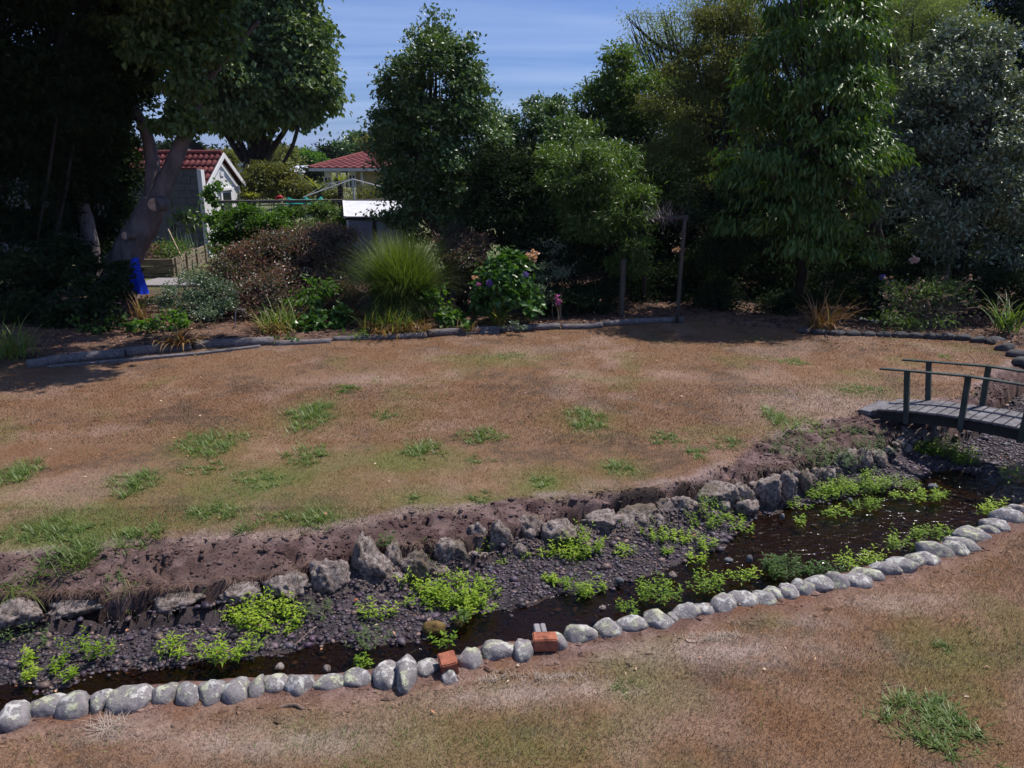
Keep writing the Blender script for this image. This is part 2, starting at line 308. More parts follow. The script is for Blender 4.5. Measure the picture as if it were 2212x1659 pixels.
L = dict(
    maple=leaf_mat("maple_leaf", [(0.047, 0.088, 0.027), (0.101, 0.169, 0.054), (0.203, 0.297, 0.108)], trans=.24),
    maple2=leaf_mat("sweetgum_leaf", [(0.058, 0.102, 0.038), (0.116, 0.181, 0.065), (0.232, 0.304, 0.116)], trans=.22),
    camellia=leaf_mat("camellia_leaf", [(00.031, 00.070, 00.025), (00.070, 00.138, 00.044), (00.179, 00.262, 00.082)], rough=.42, trans=.20, spec=.6),
    dark=leaf_mat("dark_shaded_leaf", [(.010, .020, .010), (.02, .035, .014), (.03, .05, .018)], rough=.75, trans=0.14, spec=.08),  # near-black: dark foliage, with deep shade put into the leaf colour
    willow=leaf_mat("narrow_light_leaf", [(000.040, 000.080, 000.016), (000.080, 000.144, 000.028), (000.176, 000.257, 000.071)], rough=.35, trans=.34, spec=.45),
    olive=leaf_mat("olive_leaf", [(0.067, 0.086, 0.024), (0.146, 0.158, 0.042), (0.256, 0.243, 0.073)], trans=.28),
    wisp=leaf_mat("wispy_leaf", [(0.091, 0.124, 0.065), (0.156, 0.202, 0.104), (0.260, 0.299, 0.156)], trans=0.48),
    cherry=leaf_mat("drooping_leaf", [(00.037, 00.086, 00.013), (00.064, 00.140, 00.019), (00.140, 00.204, 00.032)], rough=.42, trans=.26, spec=.5),
    silver=leaf_mat("silvery_leaf", [(000.068, 000.100, 000.054), (000.148, 000.196, 000.115), (000.376, 000.430, 000.336)], rough=.42, trans=.12, spec=.55),
    rose=leaf_mat("rose_leaf", [(.035, .05, .03), (.085, .095, .062), (.19, .10, .085), (.33, .11, .11)], rough=.42, trans=0.30, spec=.5),
    greyrose=leaf_mat("grey_green_leaf", [(0.055, 0.092, 0.050), (0.110, 0.166, 0.102), (0.202, 0.258, 0.174)], rough=.4, trans=.22, spec=.5),
    green=leaf_mat("mid_green_leaf", [(0.038, 0.085, 0.014), (0.076, 0.160, 0.028), (0.123, 0.227, 0.047)], trans=0.50),
    brownolive=leaf_mat("bronze_leaf", [(0.078, 0.091, 0.026), (0.143, 0.156, 0.046), (0.234, 0.208, 0.078)], trans=0.33),
    fern=leaf_mat("fern_frond", [(.09, .11, .02), (.16, .18, .03), (.22, .23, .05)], trans=0.43),
    cress=leaf_mat("stream_plant_leaf", [(.09, .16, .015), (.19, .31, .02), (.36, .46, .05)], rough=.45, trans=.38, spec=.3),
    weed=leaf_mat("weed_leaf", [(.05, .09, .02), (.09, .15, .04), (.15, .21, .07)], trans=0.38),
    crab=leaf_mat("green_grass_blade", [(.07, .115, .025), (.13, .20, .045), (.26, .33, .13)], rough=.45, trans=0.38),
    misc=leaf_mat("fountain_grass_blade", [(.045, .085, .015), (.085, .135, .028), (.17, .21, .065)], trans=0.38),
    dry=leaf_mat("dry_strap_leaf", [(0.158, 0.065, 0.022), (0.302, 0.166, 0.065), (0.360, 0.259, 0.130)], trans=.3, tcol=1.0),
    strap=leaf_mat("strap_leaf", [(0.068, 0.128, 0.025), (0.136, 0.212, 0.043), (0.281, 0.255, 0.068)], trans=0.38),
    hyd=leaf_mat("hydrangea_leaf", [(00.029, 00.074, 00.012), (00.050, 00.124, 00.021), (00.083, 00.182, 00.041)], rough=.35, trans=.28, spec=.45),
    thatch=leaf_mat("thatch", [(.06, .035, .028), (.14, .085, .06), (.33, .25, .20)], trans=.05, tcol=1.0),
    deadgrass=leaf_mat("bleached_grass", [(.35, .27, .22), (.50, .42, .36)], trans=.2, tcol=1.0),
    litter=leaf_mat("leaf_litter", [(.10, .045, .03), (.22, .10, .06), (.36, .20, .12), (.10, .06, .05)], trans=.1, tcol=1.0),
    litterlight=leaf_mat("fallen_leaf", [(.45, .14, .05), (.55, .33, .18), (.62, .50, .36)], trans=.1, tcol=1.0),
    pink=leaf_mat("pink_petal", [(.55, .14, .42), (.65, .22, .5)], trans=.3, tcol=1.0), apricot=leaf_mat("apricot_petal", [(.80, .42, .26), (.85, .58, .40)], trans=.3, tcol=1.0),
    blue=leaf_mat("violet_petal", [(.16, .12, .55), (.30, .20, .65)], trans=.3, tcol=1.0), palepink=leaf_mat("pale_pink_petal", [(.70, .38, .36), (.80, .62, .58)], trans=.3, tcol=1.0),
    berry=leaf_mat("red_berry", [(.35, .04, .025), (.5, .10, .05)], trans=.05, tcol=1.0), whitep=leaf_mat("white_petal", [(.7, .7, .75), (.8, .8, .85)], trans=.3, tcol=1.0),
    seedhead=leaf_mat("brown_seedhead", [(.30, .17, .12), (.50, .34, .26)], trans=.1, tcol=1.0), leek=leaf_mat("leek_leaf", [(.10, .16, .14), (.20, .27, .25)], trans=0.28),
    bramble=leaf_mat("twig", [(.06, .045, .05), (.15, .115, .125)], trans=0, tcol=1.0),
    purple=leaf_mat("purple_leaf", [(.16, .03, .07), (.25, .06, .12)], trans=.2, tcol=1.0),
)

# ------------------------------------------------------------------ leaf and blade meshes
def nrm(a): return a / (np.linalg.norm(a, axis=-1, keepdims=True) + 1e-9)
def rdir(n, r=R): return nrm(r.normal(size=(n, 3)))
class Leaves:
    def __init__(s): s.P = []; s.D = []; s.N = []; s.L = []; s.W = []; s.r = []
    def add(s, P, D, Nn, Ln, W, r):
        n = len(P); f = lambda a: np.broadcast_to(np.asarray(a, float), (n,))
        s.P.append(P); s.D.append(D); s.N.append(Nn); s.L.append(f(Ln)); s.W.append(f(W)); s.r.append(f(r))
    def mesh(s, name, big=False, fold=.18, curl=.15):
        P = np.concatenate(s.P); D = nrm(np.concatenate(s.D)); Nn = np.concatenate(s.N); Ln = np.concatenate(s.L)[:, None]; W = np.concatenate(s.W)[:, None]; r = np.concatenate(s.r)
        S = nrm(np.cross(D, Nn)); U = nrm(np.cross(S, D)); n = len(P)
        m = P + D * Ln * .45
        l = m + S * W * .5 + U * W * fold; q = m - S * W * .5 + U * W * fold
        tip = P + D * Ln - U * Ln * curl
        if big:
            c = m; V = np.stack([P, l, c, q, tip], 1).reshape(-1, 3); b = np.arange(n)[:, None] * 5
            F = np.concatenate([b + [0, 2, 1], b + [0, 3, 2], b + [1, 2, 4], b + [2, 3, 4]]); k = 5
        else:
            V = np.stack([P, l, tip, q], 1).reshape(-1, 3); b = np.arange(n)[:, None] * 4
            F = np.concatenate([b + [0, 2, 1], b + [0, 3, 2]]); k = 4
        return mesh_np(name, V, F, {"rnd": np.repeat(np.clip(r, 0, 1), k)})
    def count(s): return sum(len(p) for p in s.P)
def ribbons(B, H, Ln, W, a0, bend, r, S=4, tw=None):
    """B base (n,3); H horizontal dir angle; a0 start angle from vertical; bend added over length"""
    n = len(B); t = np.linspace(0, 1, S + 1); f = lambda a: np.broadcast_to(np.asarray(a, float), (n,))
    H, Ln, W, a0, bend, r = map(f, (H, Ln, W, a0, bend, r))
    hd = np.stack([np.cos(H), np.sin(H), 0 * H], 1); sd = np.stack([-np.sin(H), np.cos(H), 0 * H], 1)
    p = B.copy(); out = []
    for i, tt in enumerate(t):
        ang = a0 + bend * tt ** 1.3
        wdt = W * (1 - tt ** 1.6) * (.55 + .9 * min(tt * 3, .5)) + .0004
        out.append(p + sd * wdt[:, None] * .5); out.append(p - sd * wdt[:, None] * .5)
        p = p + (hd * np.sin(ang)[:, None] + np.array([0, 0, 1.]) * np.cos(ang)[:, None]) * (Ln / S)[:, None]
    V = np.stack(out, 1).reshape(-1, 3); b = np.arange(n)[:, None] * (2 * (S + 1))
    F = np.concatenate([b + [2 * i, 2 * i + 1, 2 * i + 3, 2 * i + 2] for i in range(S)])
    return V, F, np.repeat(r, 2 * (S + 1))
def ribbon_mesh(name, sets):
    Vs = []; Fs = []; rs = []; n = 0
    for V, F, r in sets: Vs.append(V); Fs.append(F + n); rs.append(r); n += len(V)
    return mesh_np(name, np.concatenate(Vs), np.concatenate(Fs), {"rnd": np.clip(np.concatenate(rs), 0, 1)})

def crown_leaves(ells, density, per, spread, Ln, W, droop=0.1, outw=.6, shell=.55, uneven=.2, rr=None, lv=None, tone=0.0, upn=1.0):
    """ells: (centre, (rx,ry,rz)); clusters on the shell of each ellipsoid; density = clusters per square metre of its face"""
    rr = rr or R; lv = lv or Leaves()
    for c, rad3 in ells:
        rad3 = np.array(rad3); area = math.pi * rad3[0] * rad3[2] * 2 + math.pi * rad3[1] * (rad3[0] + rad3[2]) * .5
        nc = max(3, int(area * density)); d = rdir(nc, rr)
        ns_ = max(5, nc // 11); ds_ = rdir(ns_, rr); ks_ = rr.integers(0, ns_, nc); cl_ = rr.random(nc) < .84    # most twigs gather into boughs
        d = np.where(cl_[:, None], nrm(ds_[ks_] + rr.normal(size=(nc, 3)) * np.array([.19, .19, .12])), d); rs_ = rr.uniform(.62, 1.12, ns_)[ks_]
        rad_ = np.where(cl_, rs_ * rr.uniform(.86, 1.06, nc), shell * .9 + (.86 - shell * .9) * rr.random(nc) ** .6)
        sd = rr.integers(0, 999)
        az = np.arctan2(d[:, 1], d[:, 0]); bump = fbm(az * 2.2 + 5, d[:, 2] * 3 + 3, 3, int(sd)) - .5
        rad_ = rad_ * (1 + uneven * 2 * bump)
        cc = c + d * rad3 * rad_[:, None]
        m = rr.integers(int(per * .6), int(per * 1.4) + 1, nc); idx = np.repeat(np.arange(nc), m); n = len(idx)
        sp = spread * (.6 + .8 * rr.random(nc))[idx][:, None]
        P = cc[idx] + rr.normal(size=(n, 3)) * sp * np.array([1, 1, .5])
        D = nrm(d[idx] * outw + rdir(n, rr) * .9 + np.array([0, 0, -droop]))
        Nn = nrm(rdir(n, rr) + np.array([0, 0, upn]))
        ct = np.where(cl_, rr.random(ns_)[ks_] * .6 + .4 * rr.random(nc), rr.random(nc))[idx]
        sz = .7 + .6 * rr.random(n)
        lv.add(P, D, Nn, Ln * sz, W * sz, .5 * ct + .5 * rr.random(n) + tone)
    return lv
def E(px, py, rx, ry, y, rd=None):             # ellipsoid given where the photo shows it, at distance y
    c = Y(px, py, y); s = pxsize(c); return (c, (rx * s, rd if rd else (rx + ry) * .5 * s, ry * s))
DT = 2.0
def tree(name, label, cat, base, ells, lmat, dens, per, spread, Ln, W, limbs=None, bark='darkbark', group=None, big=False, seed=1, extra=None, **k):
    rr = np.random.default_rng(seed); t = empty(name, base, label, cat, group)
    es = [E(*e) if len(e) > 2 else (np.array(e[0]), e[1]) for e in ells]
    lv = crown_leaves(es, dens * DT, per, spread, Ln, W, rr=rr, **k)
    o = link("crown", lv.mesh("crown", big=big), L[lmat], t); o['kind'] = 'stuff'
    if limbs is None:                          # a trunk with limbs into the ellipsoids
        c0 = max(es, key=lambda e: e[1][0] * e[1][2])[0]; mb = MB(); b = np.array(base, float)
        top = np.array([c0[0], c0[1], c0[2]]); h = max(.3, top[2] - b[2]); r0 = .035 + .022 * h
        pts = spline([b, b + (top - b) * .35 + np.append(rr.normal(size=2) * .04 * h, 0), b + (top - b) * .7 + np.append(rr.normal(size=2) * .06 * h, 0), top], 4)
        mb.tube(pts, list(np.linspace(r0, r0 * .4, len(pts))), 8, wob=.06, seed=seed)
        mb.build("trunk", M[bark], t, smooth=True)
        lb = MB()
        for c, r3 in es:
            for q in range(5):
                s0 = pts[rr.integers(len(pts) // 3, len(pts) - 1)]; d = rdir(1, rr)[0]; d[2] = abs(d[2]); e = c + d * np.array(r3) * .75
                mid = (s0 + e) / 2 + np.array([0, 0, -.05 * h]); ps = spline([s0, mid, e], 3)
                lb.tube(ps, list(np.linspace(r0 * .35, r0 * .06, len(ps))), 5, seed=q)
        bo = lb.build("branches", M[bark], t, smooth=True); bo['kind'] = 'stuff'
    else:
        for nm, pts, y in limbs:               # pts: (px, py, radius_px)
            q = [np.append(Y(a, b_, y if np.isscalar(y) else y[i]), 0) for i, (a, b_, r_) in enumerate(pts)]
            for i, (a, b_, r_) in enumerate(pts): q[i][3] = r_ * pxsize(q[i][:3])
            s = spline(q, 5); mb = MB(); mb.tube(s[:, :3], list(s[:, 3]), 12, wob=.07, seed=seed); mb.build(nm, M[bark], t, smooth=True)
    return t
def shrub(name, label, cat, base, ells, lmat, dens, per, spread, Ln, W, group=None, big=False, seed=1, stems=6, **k):
    rr = np.random.default_rng(seed); t = empty(name, base, label, cat, group); es = [E(*e) if len(e) > 2 else e for e in ells]
    lv = crown_leaves(es, dens * 1.5, per, spread, Ln, W, rr=rr, **k)
    o = link("foliage", lv.mesh("foliage", big=big), L[lmat], t); o['kind'] = 'stuff'
    mb = MB(); b = np.array(base, float)
    for c, r3 in es:
        for q in range(stems):
            e = c + rdir(1, rr)[0] * np.array(r3) * .7; s0 = b + np.array([rr.normal() * .08, rr.normal() * .08, 0]) + (np.array([c[0], c[1], b[2]]) - b) * .8
            mb.tube(spline([s0, (s0 + e) / 2 + rr.normal(size=3) * .05, e], 2), [.014, .011, .009, .007, .005], 4)
    so_ = mb.build("stems", M['darkbark'], t); so_['kind'] = 'stuff'
    return t

# ------------------------------------------------------------------ ground
def line(pts, z):
    W_ = np.array([G(a, b, z)[:2] for a, b in pts]); return W_[np.argsort(W_[:, 0])]
def fn(W_, sl0, sl1, lox=-4.6):
    x0, y0 = W_[0]; x1, y1 = W_[-1]
    xs = np.concatenate([[x0 - 30], W_[:, 0], [x1 + 30]]); ys = np.concatenate([[y0 - 30 * sl0], W_[:, 1], [y1 + 30 * sl1]])
    return lambda x: np.interp(x, xs, ys)
_A = line([(0, 1195), (100, 1187), (190, 1195), (330, 1160), (450, 1152), (620, 1150), (760, 1140), (880, 1105), (1000, 1100), (1100, 1078), (1250, 1065), (1400, 1045), (1500, 1028),
           (1600, 985), (1640, 955), (1720, 925), (1800, 905), (1870, 886), (2060, 866), (2110, 838), (2150, 803), (2195, 772)], 0)
_B = line([(0, 1283), (100, 1275), (250, 1278), (330, 1270), (420, 1262), (520, 1250), (600, 1240), (700, 1215), (790, 1185), (880, 1172), (1000, 1158), (1100, 1135), (1250, 1100), (1400, 1075),
           (1500, 1055), (1640, 1020), (1750, 990), (1830, 965), (1890, 950), (1960, 925), (2080, 905), (2150, 870), (2200, 820)], -.10)
_C = line([(0, 1355), (100, 1340), (240, 1318), (420, 1310), (600, 1300), (700, 1290), (780, 1283), (860, 1272), (960, 1240), (1060, 1205), (1200, 1190), (1350, 1165), (1480, 1130), (1600, 1098),
           (1680, 1075), (1780, 1040), (1880, 1005), (1940, 985), (2000, 960), (2100, 930), (2200, 880)], -.30)
_D = line([(0, 1500), (150, 1462), (300, 1440), (450, 1425), (600, 1418), (700, 1405), (800, 1390), (900, 1372), (1000, 1345), (1080, 1315), (1200, 1300), (1300, 1268), (1400, 1240), (1500, 1205),
           (1580, 1160), (1640, 1120), (1740, 1085), (1850, 1062), (1950, 1040), (2010, 1015), (2060, 1010), (2120, 1025), (2190, 1000)], -.35)
_E = line([(0, 1568), (110, 1528), (220, 1508), (330, 1498), (450, 1490), (560, 1478), (700, 1472), (830, 1460), (900, 1450), (960, 1435), (1060, 1410), (1140, 1400), (1200, 1388), (1260, 1372),
           (1320, 1362), (1420, 1345), (1500, 1322), (1600, 1302), (1700, 1280), (1800, 1256), (1900, 1232), (2000, 1200), (2100, 1160), (2180, 1112), (2212, 1095)], -.10)
_F = line([(0, 798), (60, 790), (300, 764), (590, 744), (700, 737), (925, 722), (1200, 708), (1300, 702), (1470, 692), (1700, 712), (1800, 722), (2000, 726), (2100, 730), (2170, 748), (2212, 765)], 0)
fA = fn(_A, .1, .9); fB = fn(_B, .1, .9); fC = fn(_C, .12, .9); fD = fn(_D, .18, .9); fE = fn(_E, .12, .9); fF = fn(_F, 0.2, -.25)
# greenish areas of the lawn: (px, py, rx, ry, strength)
GREEN = [(140, 1150, 170, 60, .9), (560, 1050, 200, 50, .55), (680, 1110, 120, 40, .6), (460, 1100, 120, 40, .5), (900, 1080, 120, 30, .55), (1170, 1035, 90, 30, .5), (1040, 1080, 80, 20, .5), (850, 1000, 160, 40, .3),
         (1340, 1010, 60, 25, .45), (870, 890, 60, 40, .15), (1760, 960, 70, 50, .6), (300, 1050, 90, 40, .4), (880, 1600, 150, 90, .38), (1350, 1470, 60, 60, .35), (2100, 1420, 120, 80, .15), (1990, 1540, 130, 80, .22),
         (1150, 1600, 200, 70, .35), (640, 1570, 90, 50, .3), (1090, 770, 90, 14, .25), (1850, 840, 60, 15, .4), (1640, 1330, 60, 20, .2), (450, 965, 90, 40, .4), (670, 900, 70, 35, .4), (1270, 910, 70, 30, .3)]
PALE = [(1500, 1400, 300, 30, .8), (1100, 1490, 150, 30, .7), (600, 1590, 260, 40, .7), (280, 1560, 130, 30, .6), (1950, 1290, 140, 25, .5), (1800, 870, 180, 40, .5), (1700, 900, 120, 40, .3), (780, 820, 100, 15, .4), (1750, 1330, 90, 20, .4), (1250, 1480, 160, 22, .7)]
def blob(x, y, lst, z=0):
    r = np.zeros_like(x)
    for px, py, rx, ry, s in lst:
        c = G(px, py, z); a = abs(G(px + rx, py, z)[0] - c[0]); b = abs(G(px, py - ry, z)[1] - c[1])
        d = ((x - c[0]) / a) ** 2 + ((y - c[1]) / b) ** 2; r = np.maximum(r, s * np.exp(-d * .9))
    return r
def lerp(a, b, t): return a + (b - a) * t[..., None]
def zones(x, y):
    nA = (fbm(x * 2.2, y * 2.2, 4, 3) - .5) * .28; nB = (fbm(x * 3.5, y * 1.2, 4, 9) - .5) * .20; nE = (fbm(x * 2, y * 2, 3, 5) - .5) * .1
    return fA(x) + nA, fB(x) + nB, fC(x), fD(x) + (fbm(x * 3, y * 3, 3, 31) - .5) * .35, fE(x) + nE, fF(x)
def height(x, y):
    a, b, c, d, e, f = zones(x, y)
    fine = (fbm(x * 9, y * 9, 3, 21) - .5)
    b = np.minimum(b, a - .10); c = np.minimum(c, b - .08); d = np.minimum(d, c - .1)
    z = np.zeros_like(x) + (fbm(x * .7, y * .7, 3, 2) - .5) * .05
    lip = sst(0, 1, (a - y) / np.maximum(a - b, .05)) * -.10 + fine * .05 * sst(a + .1, a - .1, y)
    cr = np.abs(fbm(x * 1.9, y * 4.6, 4, 77) - .5)                  # drying cracks in the soil lip
    lip = lip - .15 * sst(.020, .004, cr) * sst(a + .05, a - .15, y)
    gran = (fbm(x * 26, y * 26, 3, 23) - .5) * .045 + (fbm(x * 5, y * 9, 3, 24) - .5) * .07
    z = z + lip + gran * sst(a + .03, a - .08, y)
    bed = -.30 + fine * .03 - .05 * sst(c, d, y) - .09 * sst(d + .08, d - .25, y)
    rub = sst(c - .10, b - .16, y) * sst(b - .07, b - .17, y) * (.08 + .16 * (fbm(x * 6, y * 6, 4, 41) - .3)) - .10 * sst(b - .16, b - .06, y)
    z = np.where(y < b, bed + .22 * sst(b - .02, b, y) + rub, z)
    zn = -.055 + (fbm(x * 1.1, y * 1.1, 3, 8) - .5) * .04 + fine * .02 + .05 * sst(e - .1, e - 1.2, y)
    k = sst(e + .09, e + .02, y); z = z * (1 - k) + zn * k
    # garden bed behind the edging, far ground
    g = sst(f, f + .12, y); z = z + g * (.07 + fine * .06 + .03 * (fbm(x * 2.5, y * 2.5, 3, 4) - .5))
    return z
def ground_col(x, y):
    a, b, c, d, e, f = zones(x, y)
    n1 = fbm(x * .9, y * .9, 4, 50); n2 = fbm(x * 3.1 + 4, y * 3.1, 4, 51); n3 = fbm(x * 12, y * 12, 3, 52); n4 = fbm(x * 1.7, y * 1.7 + 9, 4, 53)
    col = np.zeros(x.shape + (3,)) + np.array([.175, .103, .061])
    col = lerp(col, np.array([.245, .152, .100]), .75 * sst(.42, .68, n1 * .5 + n3 * .5))
    col = lerp(col, np.array([.165, .088, .045]), .65 * sst(.44, .62, n2))
    col = lerp(col, np.array([.088, .058, .040]), .75 * sst(.53, .70, n4 * .6 + n3 * .4))
    col = lerp(col, np.array([.35, .27, .235]), .85 * np.clip(blob(x, y, PALE) * (.3 + 1.5 * n3), 0, 1))
    col = lerp(col, np.array([.29, .205, .165]), .35 * sst(.56, .74, fbm(x * 1.3 + 30, y * 1.3, 4, 54)))
    gr = np.clip(blob(x, y, GREEN) * (.35 + 1.3 * n2) + .25 * sst(.58, .72, fbm(x * 1.2 + 9, y * 1.2 + 2, 4, 55)), 0, 1)
    col = lerp(col, np.array([.105, .13, .035]), np.clip(1.15 * gr, 0, .9))
    # soil lip of the far bank
    s = sst(a + .02, a - .07, y) * (y > e)
    soil = lerp(np.zeros_like(col) + np.array([.072, .043, .041]), np.array([.155, .104, .096]), sst(.4, .65, n3)); soil = lerp(soil, np.array([.095, .062, .052]), .6 * sst(.5, .62, n2))
    col = lerp(col, soil, s)
    pl = np.exp(-((y - a - .03) / .09) ** 2) * sst(.4, .6, n2); col = lerp(col, np.array([.28, .21, .20]), .7 * pl)
    bedc = lerp(np.zeros_like(col) + np.array([.030, .025, .029]), np.array([.065, .053, .059]), sst(.35, .65, n3)); bedc = lerp(bedc, np.array([.13, .10, .085]) * (.5 + n3[..., None]), .8 * sst(c - .08, c + .06, y)); bedc = lerp(bedc, np.array([.055, .036, .018]), sst(d + .05, d - .1, y))
    bedc = lerp(bedc, np.array([.045, .032, .028]), sst(b - .24, b - .10, y)); k = ((y < b) & (y > e)).astype(float); col = lerp(col, bedc, k)  # undercut slot painted darker: damp soil plus the shade of the lip
    near = sst(e - .02 - .35 - .25 * (n2 - .3), e - .02 - .1, y) * (y < e + .12)
    ns = lerp(np.zeros_like(col) + np.array([.115, .066, .055]), np.array([.20, .13, .115]), sst(.4, .65, n3)); ns = lerp(ns, np.array([.16, .07, .035]), .6 * sst(.52, .65, n4))
    col = lerp(col, ns, np.clip(near, 0, 1) * .9)
    g = sst(f - .03, f + .03, y); mul = lerp(np.zeros_like(col) + np.array([.05, .032, .027]), np.array([.135, .08, .058]), sst(.4, .62, n3)); mul = lerp(mul, np.array([.17, .105, .07]), .5 * sst(.5, .65, n2))  # mulch browns lowered to deepen the shade under the trees
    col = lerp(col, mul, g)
    far = sst(f + 6, f + 8, y); col = lerp(col, np.array([.12, .13, .06]), far)
    return col
def axis(parts):
    o = []
    for a, b, s in parts: o.append(np.arange(a, b, s))
    return np.unique(np.concatenate(o).round(4))
gx = axis([(-4000, -400, 900), (-400, -60, 60), (-60, -14, 4), (-14, -6, .5), (-6, 8.5, .045), (8.5, 15, .4), (15, 60, 5), (60, 400, 60), (400, 4001, 900)])
gy = axis([(-400, -20, 90), (-20, 2, 3), (2, 3.2, .12), (3.2, 9.0, .03), (9.0, 15.5, .06), (15.5, 30, .6), (30, 80, 5), (80, 500, 60), (500, 5001, 900)])
GX, GY = np.meshgrid(gx, gy); GZ = height(GX, GY)
nx, ny = len(gx), len(gy); ii = (np.arange(ny - 1)[:, None] * nx + np.arange(nx - 1)[None, :]).ravel()
F = np.stack([ii, ii + 1, ii + nx + 1, ii + nx], 1)
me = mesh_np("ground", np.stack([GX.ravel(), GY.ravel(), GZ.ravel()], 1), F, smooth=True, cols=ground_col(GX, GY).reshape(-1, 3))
tag(link("ground", me, M['ground']), kind='structure')
def gz(x, y): return float(height(np.array([float(x)]), np.array([float(y)]))[0])

# water sheet
xs = np.arange(-9, 16, .25); e0 = fE(xs) - .12; d0 = fC(xs) + .1
V = np.concatenate([np.stack([xs, e0, xs * 0 - .365], 1), np.stack([xs, d0, xs * 0 - .365], 1)]); n = len(xs); k = np.arange(n - 1)
tag(link("water", mesh_np("water", V, np.stack([k, k + 1, k + n + 1, k + n], 1)), M['water']), kind='structure')

# ------------------------------------------------------------------ lawn blades (one uncountable mass), pebbles, litter
def scatter(n, x0, x1, y0, y1, r=R): return r.uniform(x0, x1, n), r.uniform(y0, y1, n)
def inview(x, y, m=.05): return np.abs(x) < (y * CP + CAMH * SP) * (.65 + m)
def lawn():
    xs, ys = [], []
    for n, y0, y1 in ((420000, 2.9, 4.4), (420000, 4.4, 6.4), (220000, 5.8, 7.8), (230000, 7.8, 10.3), (200000, 10.3, 14.6)):
        x, y = scatter(n, -9, 9.5, y0, y1); k = inview(x, y); xs.append(x[k]); ys.append(y[k])
    x = np.concatenate(xs); y = np.concatenate(ys); a, b, c, d, e, f = zones(x, y)
    n2 = fbm(x * 3.1 + 4, y * 3.1, 4, 51)
    keep = ((y > a - .02) & (y < f)) | (y < e - .22 - .25 * n2) ; keep &= R.random(len(x)) < .45 + .9 * fbm(x * 5, y * 5, 3, 61)
    thin = ((y < a) & (y > b) & (R.random(len(x)) < .10)) | ((y < e - .08) & (R.random(len(x)) < .25)); keep |= thin
    x, y = x[keep], y[keep]; z = height(x, y); n = len(x)
    col = ground_col(x, y) * (.70 + .95 * R.random(n) ** 1.5)[:, None] * np.array([1.08, 1.0, .95])
    col = np.where((R.random(n) < .12)[:, None], np.array([.36, .27, .20]), col)
    gk = np.clip(blob(x, y, GREEN) + .14 * sst(.5, .7, fbm(x * 2.2, y * 2.2 + 5, 3, 56)), 0, 1); isg = R.random(n) < .55 * gk * sst(.35, .6, fbm(x * 7, y * 7, 3, 57))
    col = np.where(isg[:, None], np.array([.12, .19, .045]) * (.6 + .9 * R.random(n))[:, None], col)
    far = y > 8; h = (.010 + .020 * R.random(n)) * np.where(isg, 1.5, 1); wd = np.where(far, .0055, .0030) * np.where(isg, 1.3, 1)
    th = R.uniform(0, 6.283, n); ph = R.uniform(0, 6.283, n); ln = h * R.uniform(.2, 1.3, n)
    P = np.stack([x, y, z - .003], 1); s = np.stack([np.cos(th), np.sin(th), 0 * th], 1) * wd[:, None] * .5
    T = P + np.stack([np.cos(ph) * ln, np.sin(ph) * ln, h], 1)
    V = np.stack([P - s, P + s, T], 1).reshape(-1, 3); F = np.arange(3 * n).reshape(-1, 3)
    return mesh_np("lawn_grass", V, F, cols=np.repeat(col, 3, 0))
tag(link("lawn_grass", lawn(), M['blade']), "short parched brown grass covering both lawns beside the stream", "grass", kind='stuff')
ICO = None
def ico(sub):
    import bmesh
    bm = bmesh.new(); bmesh.ops.create_icosphere(bm, subdivisions=sub, radius=1); bm.verts.ensure_lookup_table()
    v = np.array([q.co[:] for q in bm.verts]); f = np.array([[p.index for p in g.verts] for g in bm.faces]); bm.free(); return v, f
I1, I2, I3, I4 = ico(1), ico(2), ico(3), ico(4)
def pebbles():
    x, y = scatter(330000, -6.2, 9, 3.5, 10.5); k = inview(x, y, .03); x, y = x[k], y[k]; a, b, c, d, e, f = zones(x, y)
    inb = (y < np.minimum(b, a - .1) - .05) & (y > e + .1); wet = y < d
    # keep fewer in the running water, fewer far away
    p = np.where(wet, .13 + .30 * sst(4.2, 5.2, x) + .25 * sst(d - .2, d, y), .95) * (.5 + .8 * fbm(x * 4, y * 4, 3, 71)); p *= np.where(y > 7, .6, 1)
    keep = inb & (R.random(len(x)) < p); x, y, wet = x[keep], y[keep], wet[keep]; n = len(x)
    s = np.exp(R.normal(math.log(.0090), .50, n)); s = np.clip(s, .006, .040); s = np.where(y > 7, s * 1.25, s)
    vb, fb = I1; m = len(vb); V = np.repeat(vb[None], n, 0) * (1 + .18 * R.normal(size=(n, m, 1)))
    V *= (np.stack([s * R.uniform(.9, 1.5, n), s * R.uniform(.75, 1.1, n), s * R.uniform(.4, .75, n)], 1))[:, None, :]
    th = R.uniform(0, 6.283, n); cx, sx = np.cos(th)[:, None], np.sin(th)[:, None]
    X = V[:, :, 0] * cx - V[:, :, 1] * sx; Yv = V[:, :, 0] * sx + V[:, :, 1] * cx
    z = height(x, y) + s * .15; V = np.stack([X + x[:, None], Yv + y[:, None], V[:, :, 2] + z[:, None]], 2)
    base = np.array([.053, .041, .051]) * np.exp(R.normal(0, .42, n))[:, None]; base *= 1 + R.normal(0, .08, (n, 3))
    base = np.where((R.random(n) < .12)[:, None], np.array([.17, .115, .10]) * R.uniform(.6, 1.3, n)[:, None], base); base = np.clip(base, .012, .4)
    F = (fb[None] + (np.arange(n) * m)[:, None, None]).reshape(-1, 3)
    print("pebbles", n); return mesh_np("gravel", V.reshape(-1, 3), F, cols=np.repeat(base, m, 0), smooth=True)
tag(link("gravel", pebbles(), M['pebble']), "dark wet pebbles covering the stream bed", "gravel", kind='stuff')
